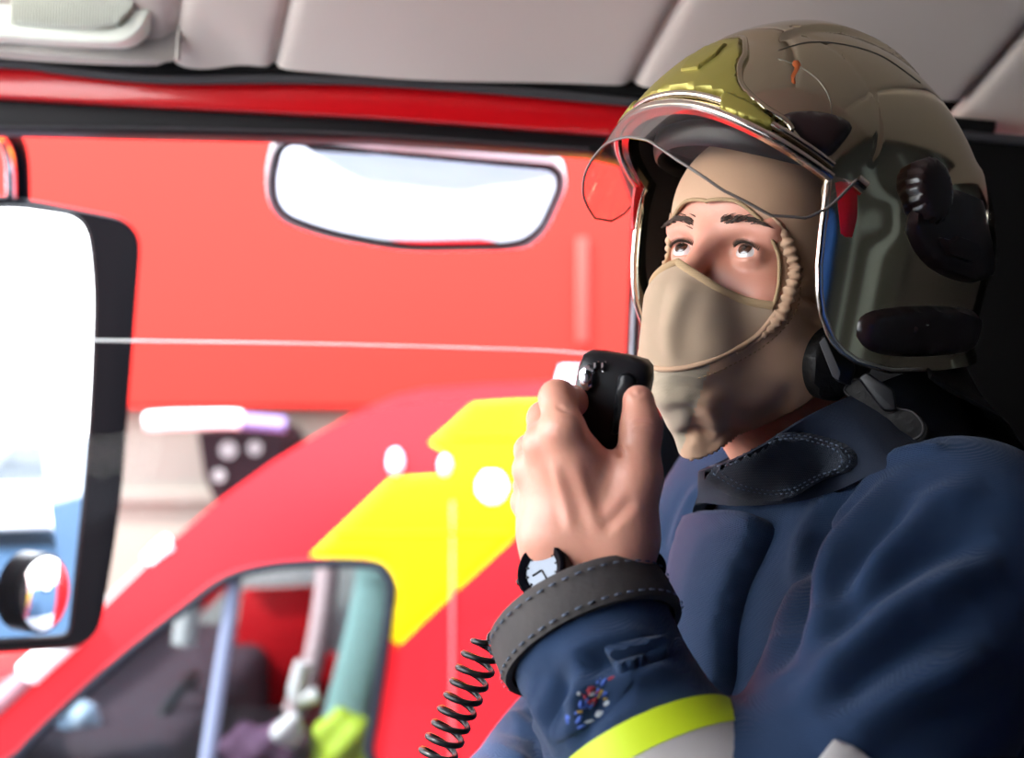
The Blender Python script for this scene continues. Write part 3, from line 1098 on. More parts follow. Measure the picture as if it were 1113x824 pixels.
km = thing('kerb_mirror', 'wide convex kerb mirror with pale housing hung above the window outside', 'mirror', P(450, 210, 1.75))
kn = nrm(np.array([0.10, -0.545, -0.835]))
KC = P(455, 212, 1.72)
ko = rrect([(297, 148), (420, 160), (612, 176), (618, 200), (590, 262), (560, 270), (440, 272), (350, 256), (296, 236), (286, 200)], [22, 30, 14, 14, 24, 20, 30, 30, 20, 18])
kg = rrect([(306, 150), (420, 163), (604, 180), (608, 200), (584, 254), (555, 264), (440, 266), (352, 249), (304, 230), (296, 198)], [18, 30, 14, 14, 22, 18, 30, 30, 18, 16])
kfr = np.array([on_plane(x, y, KC, kn) for x, y in ko])
kgl = np.array([on_plane(x, y, KC, kn) for x, y in kg])
kc = kfr.mean(0)
loft('housing', [kc + (kfr - kc) * 0.965 + kn * 0.002, kc + (kfr - kc) * 0.985 + kn * 0.005, kfr, kc + (kfr - kc) * 1.0 - kn * 0.012, kc + (kfr - kc) * 0.85 - kn * 0.05, kc + (kfr - kc) * 0.4 - kn * 0.065], m_galv, km)
mirror_glass('mirror_glass', kgl + kn * 0.004, m_mirror, km, kn, 0.006)
tube('glass_rim', kgl + kn * 0.005, 0.003, m_blk, km, closed=True, seg=8)
v, f = tube_geo([P(470, 190, 1.80), P(470, 120, 1.66), P(470, 100, 1.60)], 0.016, seg=12)
mesh_obj('bracket', v, f, m_blk, km, auto=60)

# cars seen only in the mirrors
rc = thing('parked_car', 'white parked car reflected in the tall wing mirror', 'car', (16.0, 5.2, G))
for nm, lo, hi, m, b in (('body', (14.2, 4.3, G + 0.3), (18.2, 6.0, G + 0.85), m_white, 0.12), ('cabin', (15.0, 4.4, G + 0.8), (17.6, 5.9, G + 1.45), mat('car_glass', (0.05, 0.06, 0.07), 0.1), 0.2)):
    sbox(nm, lo, hi, m, rc, b=b)
for x in (14.9, 17.4):
    for y in (4.3, 5.8):
        v, f = tube_geo([(x, y, G + 0.31), (x, y + 0.2, G + 0.31)], 0.31, seg=24)
        mesh_obj('wheel', v, f, m_rub, rc, auto=40)

# ---- seats
def seat(name, label, cx, cy, m, rot=1):
    s = thing(name, label, 'seat', (cx, cy, 0))
    sbox('pedestal', (cx - 0.15, cy - 0.15, 0.0), (cx + 0.18, cy + 0.15, 0.30), m_dark, s, b=0.02)
    sbox('cushion', (cx - 0.26, cy - 0.24, 0.30), (cx + 0.24, cy + 0.24, 0.395), m, s, b=0.04)
    box('backrest', (cx + 0.40, cy, 0.80), (0.06, 0.24, 0.38), m, s, ax=[(0.98, 0, -0.2), (0, 1, 0), (0.2, 0, 0.98)], b=0.04)
    return s


seat('passenger_seat', 'dark seat the firefighter sits on beside the window', 0.34, 1.17, mat('seat_dark', (0.014, 0.013, 0.016), 0.8))
seat('driver_seat', 'blue driver seat on the near side of the cab', 0.44, -0.45, m_blueseat)  # unseen seat, its blue picked for the helmet's reflection

# ================================================================== the firefighter
def basis(yaw, pitch, roll):
    c, s = math.cos(yaw), math.sin(yaw)
    f0 = np.array([-c, -s, 0]); l0 = np.array([s, -c, 0]); z = np.array([0, 0, 1.0])
    f = f0 * math.cos(pitch) + z * math.sin(pitch)
    u = -f0 * math.sin(pitch) + z * math.cos(pitch)
    l = l0 * math.cos(roll) + u * math.sin(roll)
    u2 = -l0 * math.sin(roll) + u * math.cos(roll)
    return np.stack([f, l, u2])


HB = basis(0.76, 0.20, -0.09)          # rows: forward, left, up of the face
EYE = P(771, 273, 1.062)               # between the eyes


def H2W(p):
    return EYE + np.asarray(p, float) @ HB


def W2H(p):
    return (np.asarray(p, float) - EYE) @ HB.T


# hand, wrist, arm and shoulder joints
W_rad, W_uln = P(666, 650, 0.955), P(606, 655, 0.965)
HL = P(628, 664, 0.955)                # centre of the cuff opening
FM = P(690, 802, 0.90)                 # middle of the left forearm
EL = P(850, 985, 0.84)                 # left elbow
SL = P(1045, 610, 0.99)                # left shoulder
NK = np.array([0.275, 1.165, 1.00])    # base of the neck
NT = H2W((-0.085, 0, -0.075))          # top of the neck
SR = np.array([0.245, 1.345, 0.985])
ER = P(612, 846, 1.29)                 # right elbow
HRt = P(470, 985, 1.10)
CH = np.array([0.285, 1.165, 0.88])
PV = np.array([0.34, 1.17, 0.55])
TF = np.array([-math.cos(0.35), -math.sin(0.35), 0.0])
TL = np.array([math.sin(0.35), -math.cos(0.35), 0.0])


def torso(p, r, wide, a=PV, b=CH):
    q = p - b
    lat = q @ TL
    q2 = p - np.outer(lat * (1 - 1 / wide), TL)
    return cap(q2, a, b, r, r * 0.98)


def hand_sdf(p):
    d = chain(p, [W_rad, P(674, 585, 0.945)], [0.024, 0.026])
    d = smin(d, chain(p, [W_uln, P(598, 585, 0.957)], [0.021, 0.023]), 0.03)
    d = smin(d, cap(p, P(640, 575, 0.952), P(640, 650, 0.958), 0.024, 0.024), 0.02)
    mcp = [P(613, 468, 0.930), P(591, 483, 0.945), P(578, 511, 0.965), P(574, 546, 0.985)]
    for m, r, hx, hr in zip(mcp, (0.0145, 0.0140, 0.0130, 0.0120), (652, 634, 616, 602), (0.022, 0.022, 0.02, 0.018)):
        d = smin(d, cap(p, P(hx, 580, 0.952), m, hr, r), 0.014)
    d = smin(d, cap(p, P(632, 500, 0.938), P(664, 520, 0.944), 0.013, 0.013), 0.016)
    # fingers curl round the back of the handset
    fg = [([mcp[0], P(606, 433, 0.950), P(626, 437, 0.980), P(640, 446, 0.992)], [0.0135, 0.0128, 0.0108, 0.0095]),
          ([mcp[1], P(592, 455, 0.988), P(612, 468, 1.020), P(634, 478, 1.024)], [0.0132, 0.0125, 0.0108, 0.0092]),
          ([mcp[2], P(577, 490, 1.005), P(600, 505, 1.035), P(626, 512, 1.036)], [0.0125, 0.0120, 0.0102, 0.0088]),
          ([mcp[3], P(574, 528, 1.020), P(598, 540, 1.042), P(620, 545, 1.040)], [0.0112, 0.0106, 0.0090, 0.0080])]
    for pts, rs in fg:
        d = smin(d, chain(p, pts, rs, 0.004), 0.006)
    d = smin(d, chain(p, [P(676, 585, 0.943), P(691, 520, 0.936), P(697, 466, 0.943), P(694, 436, 0.950)], [0.024, 0.0172, 0.0132, 0.0112], 0.008), 0.010)
    return d


def skull_sdf(h):
    """Head without the face, h in face axes."""
    d = ell(h, (-0.092, 0, 0.035), (0.094, 0.074, 0.088))
    d = smin(d, ell(h, (-0.052, 0, -0.035), (0.054, 0.060, 0.080)), 0.03)
    d = smin(d, ell(h, (-0.022, 0, -0.100), (0.026, 0.026, 0.019)), 0.03)
    for s in (-1, 1):
        d = smin(d, cap(h, (-0.022, s * 0.016, -0.100), (-0.088, s * 0.054, -0.070), 0.016, 0.020), 0.02)
    return d


def face_sdf(h):
    a = np.abs(h[:, 1])
    q = np.stack([h[:, 0], a, h[:, 2]], 1)
    d = skull_sdf(h)
    d = smin(d, ell(h, (-0.030, 0, 0.045), (0.038, 0.058, 0.05)), 0.02)              # forehead
    d = smin(d, cap(q, (-0.001, 0.004, 0.016), (-0.012, 0.046, 0.020), 0.0095, 0.010), 0.010)  # brow
    d = smin(d, ell(q, (-0.024, 0.042, -0.030), (0.020, 0.022, 0.017)), 0.016)       # cheekbone
    d = smax(d, -ell(q, (0.002, 0.031, 0.000), (0.013, 0.0185, 0.0105)), 0.010)      # socket
    d = smin(d, cap(h, (0.004, 0, 0.008), (0.027, 0, -0.042), 0.0075, 0.0095), 0.010)  # nose
    d = smin(d, cap(q, (0.025, 0.002, -0.044), (0.017, 0.013, -0.047), 0.0095, 0.0075), 0.006)
    d = smin(d, ell(h, (-0.004, 0, -0.075), (0.016, 0.026, 0.014)), 0.012)           # lips
    # eyelids: a thin cap over the eyeball, open in an almond
    e = np.array([-0.0135, 0.0315, 0.0])
    r = np.linalg.norm(q - e, axis=1)
    lid = r - 0.0146
    x = (q[:, 1] - 0.0315) / 0.0150
    up = 0.0062 * (1 - x ** 2) + 0.0010 - 0.0012 * x
    lo = -0.0046 * (1 - x ** 2) + 0.0006
    alm = np.maximum(np.maximum(q[:, 2] - up, lo - q[:, 2]), -0.004 - q[:, 0])
    d = smin(d, lid, 0.004)
    d = smax(d, -alm, 0.0014)
    d = np.where(np.abs(h[:, 1]) < 0.012, d, d)
    d = smin(d, r - 0.0118, 0.001)
    for s in (0.070,):                                                               # ears
        d = smin(d, ell(q, (-0.095, s - 0.006, -0.012), (0.016, 0.006, 0.026)), 0.008)
    return d


def body_sdf(p):
    h = W2H(p)
    d = face_sdf(h)
    d = smin(d, cap(p, NT, NK, 0.056, 0.060), 0.03)
    t = torso(p, 0.115, 1.45)
    t = smin(t, cap(p, SL, SR, 0.045, 0.045), 0.05)
    d = smin(d, t, 0.05)
    d = smin(d, chain(p, [SL, EL, FM, (W_rad + W_uln) / 2], [0.048, 0.040, 0.036, 0.027], 0.01), 0.03)
    d = smin(d, chain(p, [SR, ER, HRt], [0.048, 0.040, 0.030], 0.01), 0.03)
    return smin(d, hand_sdf(p), 0.012)


per = thing('person', 'firefighter in navy turnout jacket and beige balaclava, looking up, speaking into a handset', 'person', (0.34, 1.17, 0.42))
bV, bQ = sdf_mesh(body_sdf, (-0.08, 0.72, 0.36), (0.55, 1.47, 1.36), 0.0019)
bV = relax(bV, bQ, 2, 0.4)
bb = geo_bvh(bV, bQ)
bV = creases(bV, bQ, bb, [
    ([(668, 470), (671, 484), (676, 497)], 0.0022, -0.0030),
    ([(605, 440), (612, 446), (622, 448)], 0.0016, -0.0010),
    ([(684, 462), (697, 458), (712, 460)], 0.0014, -0.0011),
    ([(686, 468), (697, 466), (711, 468)], 0.0014, -0.0009),
    ([(600, 500), (612, 540), (622, 580)], 0.004, 0.0012),
    ([(625, 500), (640, 545), (650, 585)], 0.004, 0.0010),
    ([(655, 575), (672, 560), (690, 540)], 0.004, -0.0012),
    ([(685, 419), (688, 428), (696, 429), (702, 420)], 0.0012, -0.0010),
])
body = mesh_obj('body', bV, bQ, m_skin, per)
bb = bvh_of(body)


# ---- eyes
def eye(side, gaze):
    c = H2W((-0.0135, side * 0.0315, 0.0))
    v, f = [], []
    n, m = 20, 28
    ax = nrm(gaze @ HB)
    t1 = nrm(np.cross(ax, [0, 0, 1.0])); t2 = np.cross(ax, t1)
    R = 0.0128
    for i in range(n + 1):
        th = math.pi * i / n
        for k in range(m):
            ph = 2 * math.pi * k / m
            v.append(c + R * (math.cos(th) * ax + math.sin(th) * (math.cos(ph) * t1 + math.sin(ph) * t2)))
    for i in range(n):
        for k in range(m):
            f.append((i * m + k, i * m + (k + 1) % m, (i + 1) * m + (k + 1) % m, (i + 1) * m + k))
    e = mesh_obj('eyeball', np.array(v), f, m_eye, per)

    def discg(r0, lift):
        v, f = [], []
        rn = 6
        for i in range(rn + 1):
            th = math.asin(r0 / R) * i / rn
            for k in range(m):
                ph = 2 * math.pi * k / m
                v.append(c + (R + lift) * (math.cos(th) * ax + math.sin(th) * (math.cos(ph) * t1 + math.sin(ph) * t2)))
        o = len(v)
        v += [c + (p - c) * 0.985 for p in v]
        for i in range(rn):
            for k in range(m):
                q = (i * m + k, i * m + (k + 1) % m, (i + 1) * m + (k + 1) % m, (i + 1) * m + k)
                f.append(q)
                f.append(tuple(x + o for x in q[::-1]))
        return np.array(v), f
    g = discg(0.0060, 0.00025)
    mesh_obj('iris', *g, m_iris, e)
    g = discg(0.0025, 0.0004)
    mesh_obj('pupil', *g, m_pupil, e)
    return e


gz = np.array([0.90, 0.02, 0.33])
eye(1, gz)
eye(-1, gz)


def brow_hair(side):
    geos = []
    for k in range(100):
        t = rng.random()
        x = side * (0.012 + 0.036 * t)
        z = 0.0205 + 0.006 * math.sin(t * 2.4) - 0.004 * t + rng.normal() * 0.0022 * (1.1 - t)
        p0 = H2W((0.06, x, z))
        l, n, i, dist = bb.ray_cast(Vector(p0), Vector(-HB[0]))
        if l is None:
            continue
        l, n = np.array(l), np.array(n)
        dr = nrm(side * HB[1] * 1.0 + HB[2] * (0.5 - 0.7 * t))
        L = 0.006 + 0.003 * rng.random()
        geos.append(tube_geo([l - n * 0.0005, l + n * 0.0008 + dr * L * 0.5, l + n * 0.0004 + dr * L - HB[2] * 0.0006], [0.00045, 0.0004, 0.00012], seg=5))
    v, f = merge_geo(*geos)
    mesh_obj('eyebrow', v, f, m_brows, per)


brow_hair(1)
brow_hair(-1)


def lashes(side):
    geos = []
    e = np.array([-0.0135, side * 0.0315, 0.0])
    for k in range(30):
        x = -0.95 + 1.7 * k / 29
        z = 0.0062 * (1 - x ** 2) + 0.0010 - 0.0012 * x
        y = x * 0.0148
        f = math.sqrt(max(0.0148 ** 2 - y * y - z * z, 1e-8))
        b = e + np.array([f, side * y, z])
        o = nrm(b - e)
        geos.append(tube_geo([H2W(b), H2W(b + o * 0.0015 + np.array([0, 0, 0.0005])), H2W(b + o * 0.0028 + np.array([0, side * x * 0.0008, 0.0018]))], [0.0006, 0.0004, 0.0001], seg=5))
    v, f = merge_geo(*geos)
    mesh_obj('eyelashes', v, f, m_brows, per)


lashes(1)
lashes(-1)


# ---- balaclava
def hood_sdf(p):
    h = W2H(p)
    d = skull_sdf(h) - 0.0042
    d = smin(d, ell(h, (-0.030, 0, 0.045), (0.041, 0.061, 0.054)), 0.02)
    q = np.stack([h[:, 0], np.abs(h[:, 1]), h[:, 2]], 1)
    d = smin(d, ell(q, (-0.030, 0.040, -0.030), (0.024, 0.027, 0.022)), 0.02)
    d = smin(d, chain(h, [(0.009, 0, 0.000), (0.0265, 0, -0.042), (0.022, 0, -0.066), (0.000, 0, -0.105)], [0.006, 0.0140, 0.015, 0.017]), 0.036)
    d = smin(d, chain(q, [(0.008, 0.006, -0.012), (0.014, 0.016, -0.046), (0.003, 0.022, -0.075)], [0.010, 0.017, 0.016]), 0.030)
    d = smin(d, ell(q, (-0.092, 0.062, -0.012), (0.022, 0.016, 0.034)), 0.02)
    d = smin(d, cap(p, NT, NK, 0.061, 0.066), 0.03)
    d = smin(d, chain(p, [P(752, 428, 1.085), P(752, 455, 1.085), P(766, 488, 1.09)], [0.019, 0.019, 0.0165]), 0.018)
    d = smin(d, cap(p, P(766, 488, 1.09), P(796, 494, 1.085), 0.0165, 0.018), 0.015)
    return d


hV, hQ = sdf_mesh(hood_sdf, (0.05, 0.93, 0.98), (0.36, 1.29, 1.36), 0.0019)
hV = relax(hV, hQ, 3, 0.5)
hb = geo_bvh(hV, hQ)


def to_face(poly):
    """Pixel outline on the near half -> (left, up) in the face plane."""
    out = []
    for x, y in poly:
        l, n = ray_px(hb, x, y)
        if l is None:
            raise RuntimeError('off the hood %s %s' % (x, y))
        h = W2H(l)
        out.append((h[1], h[2]))
    return np.array(out)


def both(half):
    """Near half outline (from the middle round to the middle) completed by its mirror image."""
    half = np.array(half)
    half[0, 0] = half[-1, 0] = 0
    half = spline(half, 5)
    half[:, 0] = np.maximum(half[:, 0], 0)
    return np.vstack([half, (half * [-1, 1])[::-1][1:-1]])


top_px = [(771, 218), (790, 217), (806, 222), (827, 240), (841, 264), (847, 290), (846, 312), (840, 332)]
mid_px = [(840, 332), (824, 330), (807, 326), (790, 319), (773, 310), (760, 301)]
low_px = [(843, 340), (835, 352), (824, 364), (808, 376), (790, 387), (770, 394), (748, 401)]
tp, mp, lo_ = to_face(top_px), to_face(mid_px), to_face(low_px)
dbg = dict(top=tp, mid=mp, low=lo_)
open_half = np.vstack([[0, tp[0, 1] - 0.001], tp, mp[1:], [0, mp[-1, 1] + 0.010]])
mask_half = np.vstack([[0, mp[-1, 1] + 0.010], mp[::-1], lo_, [0, lo_[-1, 1] - 0.004]])
openp, maskp = both(open_half), both(mask_half)
hH = W2H(hV)
lu = hH[:, 1:]
front = hH[:, 0] > -0.062
p1, p2 = W2H(P(786, 512, 1.05)), W2H(P(884, 441, 1.05))
pn = nrm(np.cross([0, 1.0, 0], p2 - p1))
if pn[2] > 0:
    pn = -pn
neckcut = (hH - p1) @ pn > 0
ino = inpoly(lu, openp) & front
inm = inpoly(lu, maskp) & front & ~ino
bad = ino | neckcut
# gathers round the ring, soft folds over the throat and jaw
hV0 = hV
hV = creases(hV, hQ, hb, [
    ([(724, 427), (742, 420), (762, 424), (790, 418)], 0.007, -0.0022),
    ([(723, 452), (745, 446), (762, 450)], 0.007, -0.0026),
    ([(738, 478), (758, 468), (775, 474)], 0.0055, -0.0030),
    ([(764, 430), (776, 450), (780, 480)], 0.008, 0.0040),
    ([(785, 500), (800, 482), (830, 478)], 0.004, -0.0050),
    ([(800, 490), (815, 484), (840, 480)], 0.003, 0.0030),
    ([(830, 455), (850, 440), (862, 415)], 0.009, -0.0014),
    ([(868, 318), (885, 325), (905, 345)], 0.004, -0.0035),
    ([(868, 308), (890, 300), (915, 300)], 0.005, 0.0020),
    ([(868, 330), (888, 340), (900, 352)], 0.004, 0.0025),
    ([(750, 302), (735, 330), (727, 365), (735, 398)], 0.008, 0.0030),
])
hb = geo_bvh(hV, hQ)
qm = inm[hQ].sum(1) >= 3
qb = bad[hQ].any(1)


def sub(V, Q, keep):
    q = Q[keep]
    u, inv = np.unique(q, return_inverse=True)
    return V[u], inv.reshape(q.shape), u


def snap(V, Q, polys, lim=0.004):
    """Pull the open edge of a piece onto an outline given in the face plane."""
    E = np.sort(np.vstack([Q[:, [0, 1]], Q[:, [1, 2]], Q[:, [2, 3]], Q[:, [3, 0]]]), axis=1)
    ue, c = np.unique(E, axis=0, return_counts=True)
    bd = np.unique(ue[c == 1])
    h = W2H(V[bd])
    for poly in polys:
        d, near = polydist(h[:, 1:], poly)
        m = (d < lim) & (h[:, 0] > -0.062)
        h[m, 1:] = near[m]
    V = V.copy()
    V[bd] = H2W(h)
    return V


oV, oQ, _ = sub(hV, hQ, ~qb & ~qm)
oV = snap(oV, oQ, [openp, maskp])
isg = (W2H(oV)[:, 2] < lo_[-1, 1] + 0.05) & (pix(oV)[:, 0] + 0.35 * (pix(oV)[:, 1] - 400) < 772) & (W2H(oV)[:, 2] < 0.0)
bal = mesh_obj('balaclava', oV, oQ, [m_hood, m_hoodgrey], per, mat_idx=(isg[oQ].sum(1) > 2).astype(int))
sm_ = bal.modifiers.new('cloth', 'SOLIDIFY')
sm_.thickness = 0.0018
sm_.offset = -1
mV, mQ, _ = sub(hV, hQ, ~qb & qm)
mV = snap(mV, mQ, [maskp, openp])
msk = mesh_obj('mask_panel', mV, mQ, m_mask, bal)
sm_ = msk.modifiers.new('cloth', 'SOLIDIFY')
sm_.thickness = 0.0018
sm_.offset = -1


def on_hood(lu2, lift=0.0):
    out = []
    for l, u in lu2:
        loc, n, i, dist = hb.ray_cast(Vector(H2W((0.15, l, u))), Vector(-HB[0]))
        if loc is None:
            continue
        out.append(np.array(loc) + np.array(n) * lift * (1 if np.array(n) @ HB[0] > 0 else -1))
    return np.array(out)


half_n = len(openp)
ring_half = np.vstack([[0, tp[0, 1] + 0.001], tp, to_face([(843, 336)]), lo_[:6]])
hem = on_hood(resample(openp, 0.002, True), 0.0004)
tube('opening_hem', hem, 0.0016, m_bind, bal, closed=True, seg=8)
mt = on_hood(resample(np.vstack([mp * [1, 1], [[0, mp[-1, 1] + 0.010]], (mp * [-1, 1])[::-1]]), 0.002), 0.0008)
tube('mask_binding', mt, 0.0030, m_bind, bal, seg=10, flat=0.5)
ml = on_hood(resample(np.vstack([lo_, [[0, lo_[-1, 1] - 0.004]], (lo_ * [-1, 1])[::-1]]), 0.002), 0.0002)
for _ in range(25):
    ml[1:-1] = 0.5 * ml[1:-1] + 0.25 * (ml[2:] + ml[:-2])
tube('mask_seam', ml, 0.0022, m_hood, bal, seg=8)
gath = to_face([(838, 232), (851, 252), (860, 278), (861, 308), (853, 333), (840, 352), (822, 369), (800, 383)])
for sgn in (1, -1):
    line = spline(gath * [sgn, 1], 12)
    pts = on_hood(resample(line, 0.0011), 0.0006)
    k = np.arange(len(pts))
    t = k / (len(pts) - 1)
    env = np.clip(np.minimum(t / 0.2, (1 - t) / 0.3), 0.12, 1)
    tube('gathered_seam', pts, (0.0044 + 0.0012 * np.sin(k * 1.1) + 0.0004 * np.sin(k * 0.37)) * env + 0.0006, m_hood, bal, seg=12, flat=0.75)
st = project_line(hb, spline(np.array([(870, 300), (868, 330), (856, 352), (836, 372), (812, 388), (780, 404), (756, 412)], float), 6), 3)
geos = []
for i in range(0, len(st) - 1, 2):
    geos.append(tube_geo([st[i], st[i + 1]], 0.0006, seg=5))
v, f = merge_geo(*geos)
mesh_obj('stitch_line', v, f, m_bind, bal)


# ---- turnout jacket
ad = nrm(HL - FM)                       # along the forearm, to the hand


def jacket_sdf(p):
    d = torso(p, 0.148, 1.32)
    d = smin(d, cap(p, SL + np.array([-0.03, 0.06, -0.005]), SR, 0.066, 0.066), 0.07)
    d = smin(d, cap(p, NK + np.array([0.0, 0, -0.02]), NK + (NT - NK) * 0.25, 0.078, 0.070), 0.035)
    r = chain(p, [SR, ER, HRt], [0.088, 0.074, 0.062], 0.02)
    d = smin(d, r, 0.035)
    a = chain(p, [SL, EL], [0.090, 0.080], 0.02)
    fo = chain(p, [EL, FM, HL + ad * 0.02], [0.072, 0.0555, 0.0590], 0.02)
    fo = np.maximum(fo, (p - HL) @ ad + 0.004)
    inner = chain(p, [HL - ad * 0.035, HL + ad * 0.06], [0.042, 0.050])
    fo = np.maximum(fo, -inner)
    arm = smin(a, fo, 0.022)
    return smin(d, arm, 0.014)


jV, jQ = sdf_mesh(jacket_sdf, (-0.13, 0.66, 0.42), (0.56, 1.50, 1.16), 0.0033)
jV = relax(jV, jQ, 3, 0.5)
jb = geo_bvh(jV, jQ)
jV = creases(jV, jQ, jb, [
    # folds on the sleeve
    ([(572, 745), (588, 775), (612, 812)], 0.010, 0.0051),
    ([(606, 728), (610, 755), (600, 800)], 0.008, -0.0061),
    ([(640, 715), (630, 745), (620, 780)], 0.009, 0.0051),
    ([(600, 722), (650, 697), (715, 690)], 0.010, 0.0041),
    ([(615, 742), (665, 716), (728, 712)], 0.007, -0.0046),
    ([(690, 745), (650, 770), (625, 815)], 0.008, -0.0051),
    ([(735, 720), (690, 735), (655, 760)], 0.008, 0.0031),
    ([(575, 765), (580, 800), (590, 840)], 0.008, -0.0041),
    # left shoulder and upper arm
    ([(935, 520), (908, 560), (888, 610), (872, 670), (850, 730)], 0.013, -0.0132),
    ([(975, 515), (940, 560), (905, 615), (880, 680), (862, 740)], 0.012, 0.0096),
    ([(1000, 540), (960, 580), (925, 620), (895, 670)], 0.009, -0.0078),
    ([(1070, 525), (1010, 550), (965, 590), (925, 640)], 0.012, 0.0072),
    ([(1080, 580), (1010, 610), (950, 650), (900, 705)], 0.010, -0.0072),
    ([(1090, 610), (1020, 635), (960, 670), (905, 725), (870, 780)], 0.013, 0.0078),
    ([(1075, 680), (1010, 700), (945, 735), (890, 780)], 0.012, -0.0066),
    ([(1080, 715), (1020, 735), (950, 770), (890, 820)], 0.016, 0.0066),
    ([(960, 500), (990, 490), (1030, 486)], 0.008, 0.0048),
    # chest
    ([(760, 525), (742, 560), (730, 600)], 0.008, 0.0040),
    ([(775, 535), (758, 570), (745, 620)], 0.007, -0.0050),
    ([(800, 545), (840, 535), (880, 545)], 0.008, 0.0040),
    ([(890, 560), (880, 620), (850, 690)], 0.010, -0.0080),
    ([(530, 775), (545, 790), (575, 800)], 0.007, -0.0040),
    ([(545, 765), (565, 780), (585, 790)], 0.006, 0.0040),
    ([(520, 800), (545, 812), (575, 830)], 0.007, 0.0030),
])
jac = mesh_obj('jacket', jV, jQ, m_navy, per)
jb = bvh_of(jac)


def fore_only(p):
    return chain(p, [EL, FM, HL + ad * 0.02], [0.072, 0.0555, 0.0590], 0.02)


def chest_only(p):
    d = torso(p, 0.148, 1.32)
    return smin(d, cap(p, SL + np.array([-0.03, 0.06, -0.005]), SR, 0.066, 0.066), 0.07)


fb = geo_bvh(*sdf_mesh(fore_only, (-0.13, 0.66, 0.60), (0.40, 1.10, 1.10), 0.006))
cb_ = geo_bvh(*sdf_mesh(chest_only, (-0.05, 0.85, 0.42), (0.56, 1.50, 1.16), 0.008))


def ring_at(c, ax, r1, r2, ux, n=48, wob=0.0):
    ax = nrm(ax)
    ux = nrm(ux - ax * (ux @ ax))
    uy = np.cross(ax, ux)
    return np.array([c + r1 * math.cos(t) * ux + r2 * math.sin(t) * uy for t in np.linspace(0, 2 * math.pi, n + 1)[:-1]])


# cuff: a leather band with a rolled edge
ux = nrm(P(718, 612, HL[1]) - P(540, 706, HL[1]))
rings = []
for t, r in ((-0.030, 0.0600), (-0.030, 0.0650), (-0.024, 0.0665), (-0.012, 0.0660), (-0.002, 0.0655), (0.003, 0.0645), (0.0045, 0.0625), (0.003, 0.0605), (-0.010, 0.0595), (-0.030, 0.0585)):
    rings.append(ring_at(HL + ad * t, ad, r, r * 0.93, ux, 64))
cuff = loft('cuff', rings, m_cuff, jac, close_ends=False, auto=60)
for t in (-0.0265, -0.0035):
    rr = ring_at(HL + ad * t, ad, 0.0670, 0.0670 * 0.93, ux, 90)
    geos = [tube_geo([rr[i], rr[i + 1]], 0.0006, seg=5) for i in range(0, 88, 2)]
    v, f = merge_geo(*geos)
    mesh_obj('cuff_stitch', v, f, m_stitch, cuff)


# reflective rings lie on the sleeve surface: found by rays from the arm's axis
def sleeve_ring(name, c, ax, w, m, h=0.0030, tilt=None):
    ax = nrm(ax)
    u = nrm(np.cross(ax, [0, 0, 1.0])); v_ = np.cross(ax, u)
    N, K = 72, 5
    R, Nn = np.zeros((K, N, 3)), np.zeros((K, N, 3))
    for k in range(K):
        cc = c + ax * w * (k / (K - 1) - 0.5)
        for i in range(N):
            t = 2 * math.pi * i / N
            dr = math.cos(t) * u + math.sin(t) * v_
            l, n, ii, dist = fb.ray_cast(Vector(cc), Vector(dr), 0.12)
            dist = 0.062 if l is None else dist
            R[k, i] = cc + dr * dist
            Nn[k, i] = dr
    Rad = np.linalg.norm(R - (c + ax * (np.arange(K) / (K - 1) - 0.5)[:, None] * w)[:, None], axis=2)
    for _ in range(3):
        Rad = np.maximum(Rad, 0.5 * Rad + 0.25 * (np.roll(Rad, 1, 1) + np.roll(Rad, -1, 1)))
    V = []
    for lift in (h, -0.004):
        for k in range(K):
            cc = c + ax * w * (k / (K - 1) - 0.5)
            for i in range(N):
                V.append(cc + Nn[k, i] * (Rad[k, i] + lift))
    Fc = []
    o = K * N
    for k in range(K - 1):
        for i in range(N):
            j = (i + 1) % N
            Fc.append((k * N + i, k * N + j, (k + 1) * N + j, (k + 1) * N + i))
            Fc.append((o + k * N + i, o + (k + 1) * N + i, o + (k + 1) * N + j, o + k * N + j))
    for k, s in ((0, 1), (K - 1, -1)):
        for i in range(N):
            j = (i + 1) % N
            q = (k * N + i, o + k * N + i, o + k * N + j, k * N + j)
            Fc.append(q[::s])
    return bm_obj(name, geo_bm(np.array(V), Fc), m, jac, smooth=True, auto=50)


RC = P(707, 858, 0.878)
ra = nrm(P(640, 660, 0.955) - P(760, 905, 0.865))
sleeve_ring('yellow_band', RC + ra * 0.017, ra, 0.021, m_fluo)
sleeve_ring('silver_band', RC - ra * 0.0065, ra, 0.026, m_refl, 0.0026)
sleeve_ring('yellow_band', RC - ra * 0.030, ra, 0.021, m_fluo)

